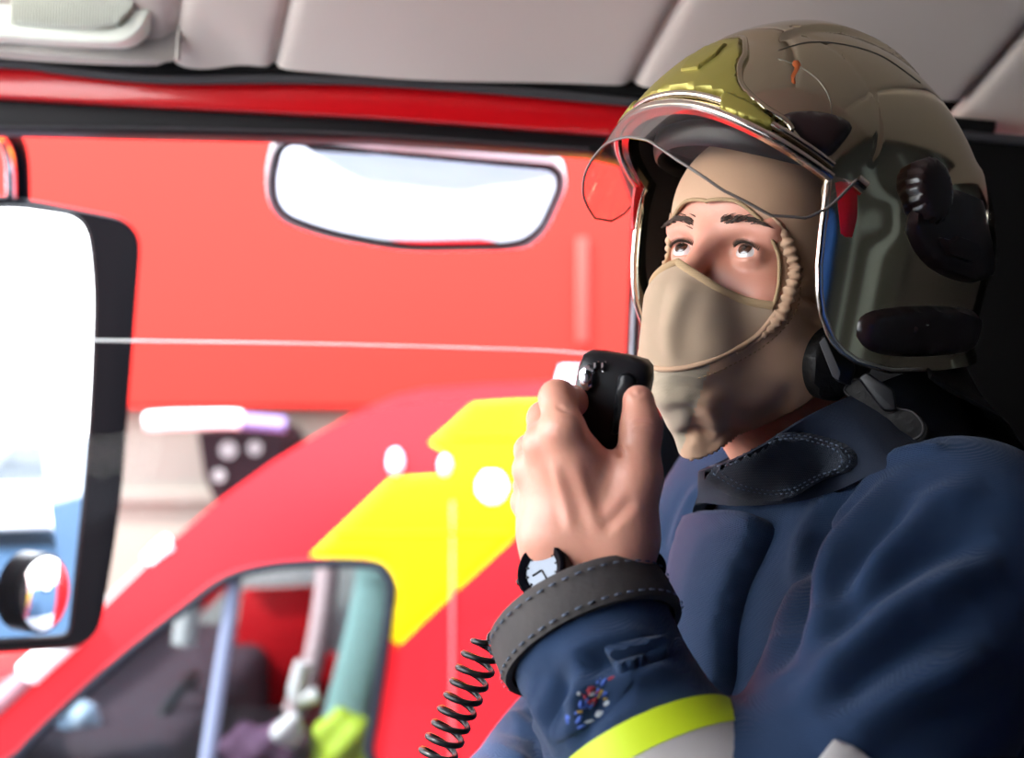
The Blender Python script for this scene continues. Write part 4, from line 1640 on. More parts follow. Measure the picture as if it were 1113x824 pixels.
# sleeve tab, embroidered badge, chest flap, pocket label
patch('sleeve_tab', rrect([(655, 703), (695, 693), (722, 690), (728, 715), (705, 722), (672, 736)], [6, 8, 6, 6, 8, 6]), jb, 0.0065, m_navy, jac, step=4, bevel=3)
badge_px = rrect([(684, 714), (692, 740), (656, 782), (604, 812), (594, 796), (622, 748)], 10)
badge = patch('sleeve_badge', badge_px, jb, 0.0010, m_navy, jac, step=4, bevel=2)
bgb = bvh_of(badge)
r2 = np.random.default_rng(3)
for m, n_t, c0, sp in ((m_badge_r, 11, (644, 756), (16, 12)), (m_badge_b, 15, (632, 772), (26, 24)), (m_badge_w, 9, (650, 752), (28, 24)), (mat('thread_gold', (0.30, 0.20, 0.05), 0.8), 5, (648, 760), (24, 20))):
    g = []
    while len(g) < n_t:
        c = np.array(c0) + r2.normal(size=2) * np.array(sp) * 0.62
        if not inpoly(c[None], badge_px)[0] or polydist(c[None], badge_px)[0][0] < 5:
            continue
        th, a_, b_ = -0.75 + r2.normal() * 0.5, 2.5 + 3.5 * r2.random(), 1.5 + 1.6 * r2.random()
        q = [c + np.array([a_ * math.cos(t) * math.cos(th) - b_ * math.sin(t) * math.sin(th), a_ * math.cos(t) * math.sin(th) + b_ * math.sin(t) * math.cos(th)]) for t in np.linspace(0, 2 * math.pi, 9)[:-1]]
        g.append(patch_geo(q, surf_px(bgb), 0.0009, 2.0, 1.0, 0, 0.0005))
    v, f = merge_geo(*g)
    bm_obj('embroidery', geo_bm(v, f), m, badge, smooth=True)
flap = spline([(752, 575), (768, 562), (800, 560), (826, 562), (842, 574), (834, 600), (815, 640), (803, 690), (800, 740), (786, 772), (768, 775), (748, 752), (732, 700), (735, 640)], 5, True)
patch('chest_flap', [tuple(p) for p in flap], cb_, 0.016, m_navy, jac, step=6, bevel=10, dome=0.010, sink=0.004)
patch('arm_label', [(884, 832), (907, 803), (930, 812), (948, 826), (946, 836)], jb, 0.003, m_refl, jac, step=4, bevel=2)

# standing collar: a band round the neck, open at the throat
ctop = [(758, 513, 1.095), (790, 503, 1.055), (825, 487, 1.030), (872, 458, 1.022), (925, 433, 1.04), (995, 406, 1.11), (1030, 412, 1.20), (990, 425, 1.275), (910, 445, 1.295), (830, 478, 1.265), (778, 505, 1.18)]
cbot = [(756, 548, 1.095), (800, 550, 1.042), (855, 547, 1.005), (905, 535, 0.972), (970, 506, 0.985), (1045, 480, 1.07), (1070, 470, 1.21), (1030, 480, 1.32), (930, 520, 1.345), (830, 560, 1.31), (765, 572, 1.19)]
for i_ in range(5):
    x_, y_, d_ = cbot[i_]
    l_, n_ = ray_px(jb, x_, y_)
    if l_ is not None:
        cbot[i_] = (x_, y_, min(max(l_[1] + 0.004, d_ - 0.02), d_ + 0.06))
ct = spline(np.array([P(*q) for q in ctop]), 8, True)
cbm = spline(np.array([P(*q) for q in cbot]), 8, True)
cc0 = ct.mean(0)
K = []
for i in range(len(ct)):
    t_, b_ = ct[i], cbm[i]
    o_ = nrm((b_ - cc0) * [1, 1, 0])
    wv = 0.0025 * math.sin(i * 0.55)
    m1 = t_ * 0.35 + b_ * 0.65 - o_ * (0.004 + wv)
    m2 = t_ * 0.75 + b_ * 0.25 - o_ * 0.001
    th = 0.0045
    K.append([b_, m1, m2, t_ - o_ * 0.0005, t_ + [0, 0, 0.0018] - o_ * th * 0.5, t_ - o_ * th, m2 - o_ * th, m1 - o_ * th, b_ - o_ * th])
kk = len(K[0])
V = np.array(K).reshape(-1, 3)
nn_ = len(ct)
Fc = [(i * kk + k, i * kk + (k + 1) % kk, ((i + 1) % nn_) * kk + (k + 1) % kk, ((i + 1) % nn_) * kk + k) for i in range(nn_) for k in range(kk)]
collar = bm_obj('collar', geo_bm(V, Fc), m_navyd, jac, smooth=True, auto=50)
cob = bvh_of(collar)
tabp = spline([(766, 510), (786, 503), (806, 491), (838, 474), (872, 470), (914, 481), (931, 494), (927, 510), (897, 521), (856, 540), (806, 536), (773, 520)], 5, True)
tab = patch('throat_tab', [tuple(p) for p in tabp], cob, 0.008, m_navy2, collar, step=4, bevel=4, dome=0.003)
tbb = bvh_of(tab)
for kf in (0.90, 0.80):
    c2 = tabp.mean(0)
    sl = project_line(tbb, c2 + (np.vstack([tabp, tabp[:1]]) - c2) * kf, 3)
    g = [tube_geo([sl[i], sl[i + 1]], 0.0006, seg=5) for i in range(0, len(sl) - 1, 2)]
    v, f = merge_geo(*g)
    mesh_obj('tab_stitch', v, f, m_stitch, collar)

# ================================================================== the helmet
KB = basis(0.6032, 0.1458, -0.1028)
KC_ = np.array([0.2303, 1.12, 1.2187])
HA, HBw, HC, HN, HP = 0.1711, 0.1265, 0.164, 2.3858, 1.6856


def K2W(p):
    return KC_ + np.asarray(p, float) @ KB


def W2K(p):
    return (np.asarray(p, float) - KC_) @ KB.T


def sh_r(a):
    return (np.abs(np.cos(a)) ** HN + np.abs(np.sin(a)) ** HN) ** (-1 / HN)


def shell_pt(a, u, off=0.0):
    """Point of the shell at azimuth a (0 = front, + = wearer's left) and height u, in helmet axes."""
    a, u = np.broadcast_arrays(np.asarray(a, float), np.asarray(u, float))
    t = np.clip(u / HC, 0, 1)
    s = np.sqrt(np.clip(1 - t ** HP, 0, 1))
    dn = np.clip(-u / 0.1, 0, 1.3)
    back = np.clip(-np.cos(a), 0, 1)
    s = s * (1 - 0.035 * dn ** 1.5 - 0.02 * dn * back)
    r = sh_r(a)
    p = np.stack([HA * r * np.cos(a) * s, HBw * r * np.sin(a) * s, u], -1)
    if off:
        n = np.stack([np.cos(a) * s / HA, np.sin(a) * s / HBw, np.maximum(t, 0) ** 1.2 / HC * 1.2], -1)
        p = p + nrm(n) * off
    return p


FAR = 66.0


def eff(a):
    """The face opening sits a little further round on the wearer's right."""
    d = abs(math.degrees(a))
    if a >= 0:
        return d
    return d * 60 / FAR if d <= FAR else 60 + (d - FAR) * 120 / (180 - FAR)


def inv(d, s):
    """Azimuth (radians) on side s whose effective angle is d."""
    if s < 0:
        d = d * FAR / 60 if d <= 60 else FAR + (d - 60) * (180 - FAR) / 120
    return math.radians(d) * s


def u_low(a):
    """Lower rim of the shell by azimuth."""
    d = eff(a)
    brow = 0.0625 - 0.0415 * (min(d, 60) / 60) ** 2
    if d <= 60:
        return brow
    pts = [(60, 0.021), (60.7, -0.012), (61.6, -0.040), (63, -0.058), (65, -0.073), (69, -0.089), (73, -0.096), (78, -0.1005), (90, -0.102), (109, -0.093), (128, -0.080), (150, -0.068), (180, -0.062)]
    x, y = zip(*pts)
    return float(np.interp(d, x, y))


degs = np.concatenate([np.linspace(0, 58, 40), np.linspace(58.5, 66, 24), np.linspace(66.6, 80, 18), np.linspace(81.5, 180, 60)])
az = np.array([inv(d, 1) for d in degs] + [inv(d, -1) for d in degs[1:-1][::-1]])
NA, NV = len(az), 64
gu = np.zeros((NA, NV))
for i, a in enumerate(az):
    lo_u = u_low(a)
    t = np.linspace(0, 1, NV)
    th = t * math.pi / 2
    # dense towards the crown
    gu[i] = lo_u + (HC * 0.99995 - lo_u) * np.sin(th)
ga = np.repeat(az[:, None], NV, 1)
SP = shell_pt(ga, gu)


def sstep(x, a, b):
    t = np.clip((x - a) / (b - a), 0, 1)
    return t * t * (3 - 2 * t)


# normals of the plain grid
def grid_norm(SPg):
    da = np.roll(SPg, -1, 0) - np.roll(SPg, 1, 0)
    dv = np.gradient(SPg, axis=1)
    n = nrm(np.cross(da, dv))
    n[np.einsum('ijk,ijk->ij', n, SPg + [0, 0, 0.02]) < 0] *= -1
    n[:, -1] = [0, 0, 1]
    return n


SN = grid_norm(SP)
# raised crest along the crown, soft panel steps, a ridge that sweeps back over the ear
lat = np.abs(SP[..., 1])
fw = SP[..., 0]
hgt = SP[..., 2]
crest = 0.0042 * (1 - sstep(lat, 0.036 + 0.0 * fw, 0.041)) * sstep(hgt, 0.060, 0.085) * (1 - sstep(fw, 0.085, 0.100))
dsp = crest
line = 0.040 + 0.40 * (fw + 0.01) * -1.0
dsp = dsp + 0.0026 * sstep(line - hgt, -0.006, 0.008) * sstep(-fw, -0.06, -0.02) * sstep(hgt, -0.02, 0.0) * (hgt < 0.2)
# a shallow front panel line
rr = np.sqrt((fw - 0.10) ** 2 + (hgt - 0.085) ** 2 * 0.9)
dsp = dsp - 0.0013 * np.exp(-((rr - 0.060) / 0.0016) ** 2) * (lat > 0.03) * (hgt > 0.045)
# rolled lip at the nape
nap = np.clip(-np.cos(ga), 0, 1)
lowd = gu - np.array([u_low(a) for a in az])[:, None]
dsp = dsp + 0.007 * sstep(-np.degrees(np.abs(ga)), -180, -105) * 0 + 0.008 * np.exp(-(lowd / 0.008) ** 2) * sstep(np.degrees(np.abs(ga)), 95, 130)
SPd = SP + SN * dsp[..., None]
# shell with thickness
TH = 0.006
inn = SP - SN * TH
outW, innW = K2W(SPd.reshape(-1, 3)), K2W(inn.reshape(-1, 3))
V = np.vstack([outW, innW])
Fc = []
o = NA * NV
for i in range(NA):
    j = (i + 1) % NA
    for k in range(NV - 1):
        Fc.append((i * NV + k, j * NV + k, j * NV + k + 1, i * NV + k + 1))
        Fc.append((o + i * NV + k, o + i * NV + k + 1, o + j * NV + k + 1, o + j * NV + k))
    Fc.append((i * NV, o + i * NV, o + j * NV, j * NV))
hel = thing('fire_helmet', 'metallic gold nickel fire helmet with raised clear visor on the firefighter', 'helmet', K2W((0, 0, -0.09)))
shell = mesh_obj('shell', V, Fc, m_hel, hel, auto=60)
ob = BVHTree.FromPolygons([tuple(p) for p in outW], [tuple(q) for q in Fc if max(q) < o])

# interior lining and head band
lin = shell_pt(ga, np.maximum(gu, gu), 0) * np.array([0.925, 0.92, 0.93])
LV = K2W(lin.reshape(-1, 3))
LF = []
for i in range(NA):
    j = (i + 1) % NA
    for k in range(2, NV - 1):
        LF.append((i * NV + k, i * NV + k + 1, j * NV + k + 1, j * NV + k))
mesh_obj('liner', LV, LF, m_liner, hel)
bandp = [K2W(shell_pt(a, 0.047 + 0.004 * math.cos(3 * a)) * np.array([0.80, 0.80, 1])) for a in np.linspace(0, 2 * math.pi, 61)[:-1]]
v, f = tube_geo(bandp, 0.010, closed=True, seg=10, flat=0.35)
mesh_obj('head_band', v, f, m_blk, hel, auto=50)
for dd in ():
    a = math.radians(dd)
    v, f = tube_geo([K2W(shell_pt(a, 0.060) * [0.9, 0.9, 1]), K2W(shell_pt(a, 0.052) * [0.86, 0.86, 1]), K2W(shell_pt(a, 0.040) * [0.83, 0.83, 1])], 0.004, seg=8)
    mesh_obj('band_clip', v, f, m_chrome, hel, auto=50)

# bright edging round the face opening
rim_in = [inv(abs(d), 1 if d >= 0 else -1) for d in np.linspace(-60, 60, 80)]
browl = [K2W(shell_pt(a, u_low(a) + 0.001, 0.004)) for a in rim_in]
tube('brow_edging', browl, 0.0036, m_trim, hel, seg=12)
brow2 = [K2W(shell_pt(a, u_low(a) + 0.010, 0.004)) for a in rim_in]
tube('brow_rail', brow2, 0.0026, m_trim, hel, seg=10)
for s in (1, -1):
    sd = [K2W(shell_pt(inv(d, s), u_low(inv(d, s)) + 0.0008, -0.002)) for d in np.concatenate([np.linspace(60, 66, 24), np.linspace(66.5, 180, 70)])]
    v, f = tube_geo(resample(sd, 0.003), 0.0030, seg=10)
    mesh_obj('side_edging', v, f, m_trim, hel, auto=60)


# ---- plate over the brow, mirrored from its near half
def to_shell(poly):
    out = []
    for x, y in poly:
        l, n = ray_px(ob, x, y)
        k = W2K(l)
        out.append((math.atan2(k[1], k[0]), k[2]))
    return np.array(out)


def surf_shell(v2):
    a, u = v2[:, 0] / 0.13, v2[:, 1]
    p0 = shell_pt(a, u)
    pa = shell_pt(a + 0.01, u) - shell_pt(a - 0.01, u)
    pu = shell_pt(a, u + 0.001) - shell_pt(a, u - 0.001)
    n = nrm(np.cross(pa, pu))
    n[(n * (p0 + [0, 0, 0.02])).sum(1) < 0] *= -1
    lat_, fw_ = np.abs(p0[:, 1]), p0[:, 0]
    up = 0.0042 * (1 - sstep(lat_, 0.036, 0.041)) * sstep(p0[:, 2], 0.06, 0.085) * (1 - sstep(fw_, 0.085, 0.1))
    return K2W(p0 + n * up[:, None]), n @ KB


def shell_patch(name, poly_au, h, m, bevel=0.004, step=0.0045, dome=0.0, parent=None):
    q = np.array(poly_au, float) * [0.13, 1]
    v, f = patch_geo(q, surf_shell, h, step, bevel, dome, 0.002)
    return bm_obj(name, geo_bm(v, f), m, parent or hel, smooth=True, auto=50)


half = to_shell([(815, 46), (824, 60), (822, 76), (831, 98), (858, 121), (886, 140), (893, 150), (888, 156)])
top_c = np.array([[0.0, half[0, 1] + 0.003]])
low_a = np.radians(np.array([48, 40, 30, 20, 10, 0]))
low = np.stack([low_a, [u_low(a) + 0.014 for a in low_a]], 1)
near = np.vstack([top_c, half, low])
plate = np.vstack([near, (near * [-1, 1])[::-1][1:-1]])
bp_ = shell_patch('brow_plate', plate, 0.0055, m_brow, bevel=0.003, step=0.003)
q1 = to_shell([(806, 113), (812, 106), (848, 121), (876, 142), (872, 149), (838, 138), (808, 127)])
for s in (1, -1):
    shell_patch('raised_boss', q1 * [s, 1], 0.0080, m_brow, bevel=0.0022, step=0.0015, parent=bp_)
q2 = to_shell([(790, 72), (812, 50), (822, 62), (820, 72), (800, 82)])
q2 = np.array([[-0.13, q2[:, 1].max() - 0.004], [0.13, q2[:, 1].max() - 0.004], [0.17, q2[:, 1].mean()], [0.10, q2[:, 1].min()], [-0.10, q2[:, 1].min()], [-0.17, q2[:, 1].mean()]])
shell_patch('raised_boss', q2, 0.0080, m_brow, bevel=0.0022, step=0.0015, parent=bp_)
pe = np.vstack([np.array([[0, half[0, 1] + 0.003]]), half[:-1]])
for s in (1, -1):
    l2 = spline(pe * [s, 1], 8)
    pts, nn = surf_shell(l2 * [0.13, 1])
    tube('plate_edging', pts + nn * 0.002, 0.0028, m_hel, bp_, seg=8)


def hpatch(name, poly, h, m, parent=None, both_sides=True, **kw):
    au = to_shell(poly)
    o1 = shell_patch(name, au, h, m, parent=parent, **kw)
    if both_sides:
        shell_patch(name, au * [-1, 1], h, m, parent=parent, **kw)
    return o1


hpatch('vent_insert', spline([(884, 131), (908, 127), (933, 132), (946, 142), (941, 158), (926, 178), (909, 164), (895, 147)], 4, True), 0.0035, m_brown, bevel=0.003)
hpatch('lamp_bracket', spline([(991, 236), (990, 262), (1003, 287), (1023, 300), (1045, 303), (1060, 296), (1066, 284), (1064, 262), (1057, 234), (1052, 212), (1028, 203), (1005, 206)], 4, True), 0.008, m_brown, bevel=0.005, dome=0.002)
hpatch('bracket_block', rrect([(1004, 256), (1028, 250), (1044, 256), (1046, 280), (1030, 286), (1010, 278)], 5), 0.013, m_brown, bevel=0.003)
hpatch('ear_cover', spline([(943, 366), (949, 345), (974, 335), (1015, 330), (1048, 334), (1052, 346), (1043, 376), (1012, 384), (974, 387), (951, 382)], 4, True), 0.006, m_brown, bevel=0.004, dome=0.001)
hpatch('ear_cover_ridge', rrect([(978, 364), (984, 349), (1012, 344), (1010, 352), (990, 356), (985, 370)], 2), 0.009, m_brown, bevel=0.002)
hpatch('red_reflection', rrect([(933, 203), (951, 205), (951, 240), (945, 264), (936, 262)], 2), 0.0012, m_red_reflection, bevel=0.001)  # red reflection on the shell painted as a thin coloured patch
hpatch('paint_mark', [(887, 70), (892, 70), (896, 75), (894, 82), (891, 88), (893, 97), (889, 96), (887, 87), (890, 79), (886, 74)], 0.0008, m_orange, both_sides=False, bevel=0.001, step=0.002)
# ribbed pivot knob
for s in (1, -1):
    au = to_shell([(1006, 210)])[0] * [s, 1]
    p0, n0 = surf_shell(np.array([au]) * [0.13, 1])
    p0, n0 = p0[0], nrm(n0[0])
    e1 = nrm(np.cross(n0, KB[2])); e2 = np.cross(n0, e1)
    rings = []
    NR = 72
    for hh, rr_ in ((-0.004, 0.0195), (0.010, 0.0195), (0.0135, 0.0175), (0.015, 0.013)):
        t = np.linspace(0, 2 * math.pi, NR + 1)[:-1]
        r_ = rr_ + (0.0007 * np.sign(np.sin(t * 18)) if hh in (-0.004, 0.010) else 0)
        r_ = np.broadcast_to(r_, t.shape)
        rings.append(p0 + n0 * hh + (np.cos(t) * r_)[:, None] * e1 + (np.sin(t) * r_ * 1.25)[:, None] * e2)
    loft('pivot_knob', rings, m_brown, hel)
# panel lines on the near flank
for ln in ([(846, 64), (868, 72), (890, 88), (902, 108), (904, 126)],):
    lw_ = project_line(ob, spline(np.array(ln, float), 6), 3)
    k = W2K(lw_)
    for s in (1, -1):
        v, f = tube_geo(K2W(k * [1, s, 1]), 0.0005, seg=6)
        mesh_obj('panel_seam', v, f, m_seam, hel)
rl = project_line(ob, spline(np.array([(846, 55), (880, 46), (920, 49), (960, 62), (1000, 90)], float), 6), 3)
k = W2K(rl)
for s in (1, -1):
    v, f = tube_geo(K2W(k * [1, s, 1]), 0.0006, seg=6)
    mesh_obj('crest_seam', v, f, m_seam, hel)


# ---- clear visor swung up under the brow
def visor_pt(a, t):
    d = eff(a)
    h = np.interp(d, [0, 10, 22, 36, 48, 56, 62, 66], [0.034, 0.036, 0.045, 0.053, 0.053, 0.040, 0.018, 0.0])
    base = shell_pt(a, u_low(inv(min(d, 60), 1 if a >= 0 else -1)) + 0.002, 0.006)
    out_ = np.array([math.cos(a), math.sin(a) * 0.5, 0.0])
    flare = 0.026 * math.cos(a) + 0.002
    return base + np.array([0, 0, -h * t]) + out_ * flare * (t ** 0.8)


va = np.array([inv(abs(d), 1 if d >= 0 else -1) for d in np.linspace(-66, 66, 90)])
VT = 12
vg = np.array([[visor_pt(a, t) for t in np.linspace(0, 1, VT)] for a in va])
VV = K2W(vg.reshape(-1, 3))
VF = []
for i in range(len(va) - 1):
    for k in range(VT - 1):
        VF.append((i * VT + k, (i + 1) * VT + k, (i + 1) * VT + k + 1, i * VT + k + 1))
vis = mesh_obj('visor', VV, VF, m_visor, hel)
tube('visor_edge', K2W(vg[:, -1]), 0.0011, m_vedge, vis, seg=8)
for s in (0, -1):
    v, f = tube_geo([K2W(vg[s, 0]), K2W(vg[s, 0] + np.array([-0.006, 0.004 if s else -0.004, -0.004]))], 0.006, seg=14)
    mesh_obj('visor_pivot', v, f, m_trim, hel, auto=50)

# ---- neck curtain of black leather under the nape
na = np.radians(np.linspace(104, 256, 60))
ring = []
for a in na:
    d = math.degrees(a)
    e = min(d - 104, 256 - d) / 76.0
    u0 = u_low(a if a <= math.pi else a - 2 * math.pi) + 0.006
    r = [shell_pt(a, u0, -0.008)]
    dirr = np.array([math.cos(a), math.sin(a), 0])
    L = 0.010 + 0.080 * min(1, e * 1.6)
    for t in (0.3, 0.6, 1.0):
        r.append(r[0] + np.array([0, 0, -L * t]) + dirr * (0.012 * t + 0.055 * t * t * min(1, e * 2) + 0.003 * math.sin(a * 14 + 3 * t)))
    ring.append(r)
ring = np.array(ring)
n_, k_ = ring.shape[:2]
cvv = K2W(ring.reshape(-1, 3))
cff = [(i * k_ + k, i * k_ + k + 1, (i + 1) * k_ + k + 1, (i + 1) * k_ + k) for i in range(n_ - 1) for k in range(k_ - 1)]
ncu = mesh_obj('neck_curtain', cvv, cff, m_leather, hel)
so_ = ncu.modifiers.new('hide', 'SOLIDIFY')
so_.thickness = 0.002
so_.offset = 0
tube('curtain_hem', K2W(ring[:, -1]), 0.0018, m_leather, ncu, seg=8)


# ---- chin strap: pad, webbing, buckle and a tail that hangs over the collar
def slab(name, poly, dfun, thick, m, parent, b=0.002, seg=3):
    bm = bmesh.new()
    pts = [P(x, y, dfun(x, y)) for x, y in poly]
    c = np.mean(pts, 0)
    ld = nrm(c - CAM)
    fr = [bm.verts.new(p) for p in pts]
    bk = [bm.verts.new(p + ld * thick) for p in pts]
    bm.faces.new(fr)
    bm.faces.new(bk[::-1])
    n = len(pts)
    for i in range(n):
        j = (i + 1) % n
        bm.faces.new((fr[i], bk[i], bk[j], fr[j]))
    bmesh.ops.recalc_face_normals(bm, faces=bm.faces[:])
    bev(bm, b, seg)
    return bm_obj(name, bm, m, parent, smooth=True, auto=40)


cs = patch('chin_strap', [tuple(p) for p in spline([(930, 345), (905, 350), (884, 364), (873, 388), (873, 412), (882, 430), (898, 433), (920, 424), (940, 402), (945, 380)], 4, True)], hb, 0.012, m_leather, hel, step=5, bevel=6)
dref = ray_px(hb, 905, 390)[0][1] - 0.016
slab('buckle', rrect([(892, 366), (908, 358), (922, 368), (930, 402), (924, 420), (908, 414)], 4), lambda x, y: dref + 0.0002 * (x - 905), 0.007, m_blk, cs)
slab('buckle_bar', rrect([(890, 372), (897, 366), (914, 405), (912, 414), (905, 410)], 2), lambda x, y: dref - 0.004, 0.004, mat('buckle_grey', (0.10, 0.10, 0.11), 0.25), cs, b=0.001)
tail = [tuple(p) for p in spline([(912, 421), (922, 410), (936, 411), (955, 418), (972, 424), (976, 442), (996, 448), (1009, 464), (1005, 478), (984, 485), (966, 478), (950, 464), (935, 447), (921, 431)], 4, True)]
dt = lambda x, y: dref + 0.010 - 0.0003 * (x - 912)
slab('strap_tail', tail, dt, 0.005, m_leather, cs)
slab('slider', rrect([(932, 411), (942, 404), (972, 424), (975, 446), (962, 448), (954, 440)], 4), lambda x, y: dt(x, y) - 0.005, 0.006, m_blk, cs)
tl = [P(x, y, dt(x, y) - 0.0008) for x, y in tail]
tcen = np.mean(tl, 0)
tube('tail_stitch', [tcen + (p - tcen) * 0.88 for p in tl], 0.0007, mat('tail_edge', (0.06, 0.055, 0.055), 0.5), cs, closed=True, seg=6)

# ================================================================== handset, watch, strap
rh = thing('radio_handset', 'black radio handset with chrome button and coiled cord gripped in the bare hand', 'radio', P(650, 560, 0.99))
hup = nrm(P(671, 398, 0.975) - P(650, 520, 0.985))
hx = nrm(np.array([1.0, -0.35, 0.0]) - hup * (np.array([1.0, -0.35, 0.0]) @ hup))
hy = np.cross(hup, hx)
hc = P(659, 462, 0.984)
rings = []
for t, wx, wy in ((0.052, 0.012, 0.006), (0.051, 0.020, 0.011), (0.047, 0.0245, 0.0145), (0.038, 0.0262, 0.0165), (0.0, 0.0258, 0.0165), (-0.04, 0.022, 0.0155), (-0.056, 0.019, 0.013), (-0.060, 0.014, 0.009)):
    a = np.linspace(0, 2 * math.pi, 49)[:-1]
    ex = np.sign(np.cos(a)) * np.abs(np.cos(a)) ** 0.45
    ey = np.sign(np.sin(a)) * np.abs(np.sin(a)) ** 0.45
    bow = 0.004 * (t / 0.05) ** 2
    rings.append(hc + hup * (t + 0.0) + np.outer(ex * wx, hx) + np.outer(ey * wy, hy) + hy * bow)
hs = loft('handset_body', rings, m_blk, rh, auto=60)
hsb = bvh_of(hs)
patch('grip_ridge', rrect([(672, 408), (684, 404), (692, 412), (678, 470), (664, 474)], 4), hsb, 0.004, m_blk, hs, step=4, bevel=4)
au = [(640 + 9 * math.cos(a), 411 + 15 * math.sin(a)) for a in np.linspace(0, 2 * math.pi, 24)[:-1]]
bt = patch('chrome_button', au, hsb, 0.006, m_chrome, hs, step=3, bevel=4)
patch('button_cap', [(639 + 4 * math.cos(a), 411 + 7 * math.sin(a)) for a in np.linspace(0, 2 * math.pi, 16)[:-1]], hsb, 0.009, m_white, bt, step=2, bevel=2)
for x in (648, 656):
    patch('chrome_bar', rrect([(x - 3, 396), (x + 3, 392), (x + 3, 402), (x - 2, 406)], 1.5), hsb, 0.005, m_chrome, hs, step=2, bevel=2)
# cord: straight out of the handset foot, then a coil
foot = hc - hup * 0.058
lead = spline([foot, P(632, 600, 1.03), P(590, 640, 1.05), P(556, 668, 1.045), P(541, 682, 1.03), P(530, 694, 1.02)], 8)
axis = spline([P(530, 694, 1.02), P(512, 738, 1.02), P(492, 784, 1.02), P(470, 832, 1.02), P(446, 880, 1.02), P(425, 915, 1.02)], 30)
axis = resample(axis, 0.0004)
ta = nrm(np.gradient(axis, axis=0))
L = np.concatenate([[0], np.cumsum(np.linalg.norm(np.diff(axis, axis=0), axis=1))])
ph = 2 * math.pi * L / 0.0112
e1 = nrm(np.cross(ta, [0, 1.0, 0])); e2 = np.cross(ta, e1)
rad = 0.0125 * np.clip(L / 0.008, 0.1, 1)
coil = axis + (np.cos(ph) * rad)[:, None] * e1 + (np.sin(ph) * rad)[:, None] * e2
coil = resample(coil, 0.0014)
v, f = tube_geo(np.vstack([resample(lead, 0.003)[:-1], coil]), 0.0024, seg=8)
mesh_obj('coiled_cord', v, f, m_blk, rh, auto=80)

wt = thing('wristwatch', 'dark sports wristwatch with silver dial just above the jacket cuff', 'watch', P(606, 632, 0.95))
wax = nrm(P(640, 560, 0.95) - HL)
wcn = (P(636, 634, 0.958))
wring = ring_at(wcn, wax, 0.0440, 0.034, nrm(P(705, 612, 0.95) - P(575, 640, 0.95)), 64)
v, f = tube_geo(wring, 0.0085, closed=True, seg=10, flat=0.22)
mesh_obj('watch_strap', v, f, m_blk, wt, auto=60)
wn = nrm(np.array([-0.62, -0.70, 0.35]))
w1_ = nrm(np.cross(wn, [0, 0, 1.0])); w2_ = np.cross(wn, w1_)
wc_ = P(594, 622, 0.935)


def lathe(name, c, n, e1, e2, prof, m, parent, seg=40):
    rings = []
    a = np.linspace(0, 2 * math.pi, seg + 1)[:-1]
    for h, r in prof:
        rings.append(c + n * h + np.outer(np.cos(a) * r, e1) + np.outer(np.sin(a) * r, e2))
    return loft(name, rings, m, parent, auto=40)


wcase = lathe('watch_case', wc_, wn, w1_, w2_, [(-0.008, 0.016), (-0.006, 0.0195), (0.003, 0.0205), (0.006, 0.0195), (0.0065, 0.0165), (0.0045, 0.016)], m_blk, wt)
lathe('watch_bezel', wc_, wn, w1_, w2_, [(0.004, 0.0200), (0.0075, 0.0196), (0.0086, 0.0180), (0.006, 0.0132), (0.004, 0.0132)], m_blkm, wt)
dl = lathe('watch_dial', wc_, wn, w1_, w2_, [(0.003, 0.0140), (0.0052, 0.0140)], m_dial, wt)
for ang, ln in ((0.6, 0.008), (2.4, 0.0115)):
    dd = math.cos(ang) * w1_ + math.sin(ang) * w2_
    v, f = tube_geo([wc_ + wn * 0.0056, wc_ + wn * 0.0056 + dd * ln], 0.0006, seg=6)
    mesh_obj('watch_hand', v, f, m_blk, dl)
for ang in np.linspace(0, 2 * math.pi, 13)[:-1]:
    dd = math.cos(ang) * w1_ + math.sin(ang) * w2_
    v, f = tube_geo([wc_ + wn * 0.0055 + dd * 0.0115, wc_ + wn * 0.0055 + dd * 0.0138], 0.0007, seg=6)
    mesh_obj('hour_mark', v, f, m_blk, dl)
for ang in (0.4, -0.5):
    dd = math.cos(ang) * w1_ + math.sin(ang) * w2_
    v, f = tube_geo([wc_ + dd * 0.019, wc_ + dd * 0.0245], 0.0026, seg=12)
    mesh_obj('watch_pusher', v, f, m_blk, wt, auto=40)
bk = P(707, 616, 0.945)
lathe('strap_buckle', bk, nrm((0.5, -0.8, 0.3)), nrm((0.85, 0.5, 0)), nrm(np.cross(nrm((0.5, -0.8, 0.3)), nrm((0.85, 0.5, 0)))), [(-0.006, 0.008), (-0.004, 0.0105), (0.004, 0.0105), (0.006, 0.008)], m_blkm, wt, 28)

# seat belt hanging by the pillar
sbt = thing('seat_belt', 'black seat belt webbing with a stitched leather sleeve by the door pillar', 'belt', P(715, 600, 1.45))


def ribbon(name, pts, w, th, m, parent, nrm_dir):
    pts = np.asarray(pts, float)
    tg = nrm(np.gradient(pts, axis=0))
    b = nrm(np.cross(tg, nrm_dir))
    n = np.cross(b, tg)
    a = np.linspace(0, 2 * math.pi, 17)[:-1]
    ex = np.sign(np.cos(a)) * np.abs(np.cos(a)) ** 0.3
    ey = np.sign(np.sin(a)) * np.abs(np.sin(a)) ** 0.3
    w = np.broadcast_to(w, (len(pts),))
    rings = [pts[i] + np.outer(ex * w[i], b[i]) + np.outer(ey * th, n[i]) for i in range(len(pts))]
    return loft(name, rings, m, parent, auto=50)


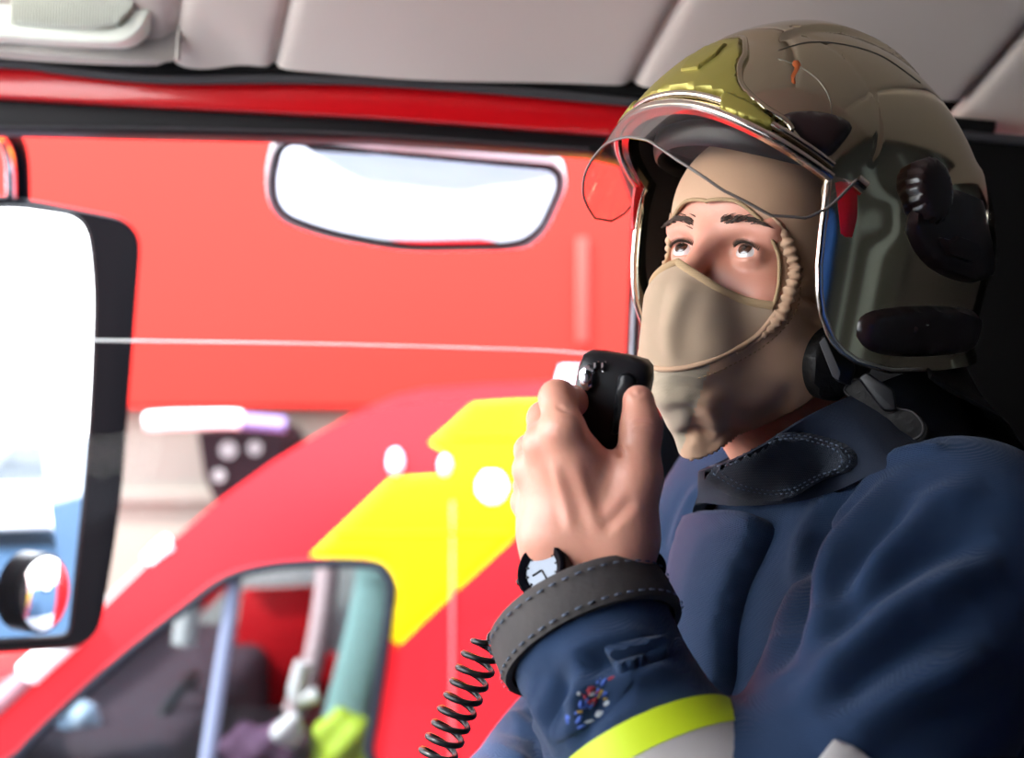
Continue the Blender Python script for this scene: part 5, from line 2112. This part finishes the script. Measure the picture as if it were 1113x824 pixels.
bpts = spline([P(745, 300, 1.47), P(741, 400, 1.47), P(731, 470, 1.465), P(720, 530, 1.46), P(712, 580, 1.455), P(700, 640, 1.455), P(690, 720, 1.455), np.array([0.13, 1.455, 0.45]), np.array([0.13, 1.455, 0.005])], 6)
ribbon('webbing', bpts, 0.016, 0.001, m_blk, sbt, np.array([0.3, -1, 0.1]))
spts = spline([P(722, 524, 1.458), P(716, 545, 1.452), P(711, 570, 1.45), P(704, 610, 1.45), P(698, 650, 1.45)], 8)
slv = ribbon('belt_sleeve', spts, 0.026, 0.006, m_leather, sbt, np.array([0.3, -1, 0.1]))
edge = spline([P(741, 528, 1.444), P(736, 555, 1.438), P(730, 580, 1.437), P(723, 612, 1.437)], 8)
er = resample(edge, 0.004)
g = [tube_geo([er[i], er[i + 1]], 0.0007, seg=5) for i in range(0, len(er) - 1, 2)]
v, f = merge_geo(*g)
mesh_obj('sleeve_stitch', v, f, m_badge_w, slv)

# trousers and boots, below the frame
def tro_sdf(p):
    d = torso(p, 0.135, 1.35, PV - np.array([0, 0, 0.02]), PV + np.array([0, 0, 0.05]))
    for s, y in ((1, 1.06), (-1, 1.28)):
        d = smin(d, chain(p, [np.array([0.30, y, 0.505]), np.array([-0.14, y + 0.02, 0.54]), np.array([-0.20, y + 0.02, 0.14])], [0.088, 0.070, 0.056], 0.02), 0.03)
    return d


tV, tQ = sdf_mesh(tro_sdf, (-0.32, 0.90, 0.04), (0.56, 1.44, 0.74), 0.008)
tV = relax(tV, tQ, 2)
mesh_obj('trousers', tV, tQ, m_navy, per)
for y in (1.08, 1.30):
    d_ = lambda p: smin(cap(p, (-0.20, y, 0.05), (-0.33, y, 0.045), 0.045, 0.042), cap(p, (-0.20, y, 0.05), (-0.20, y, 0.16), 0.047, 0.05), 0.02)
    v, q = sdf_mesh(lambda p: np.maximum(d_(p), 0.002 - p[:, 2]), (-0.40, y - 0.08, -0.02), (-0.10, y + 0.08, 0.24), 0.006)
    mesh_obj('boot', v, q, m_boot, per)
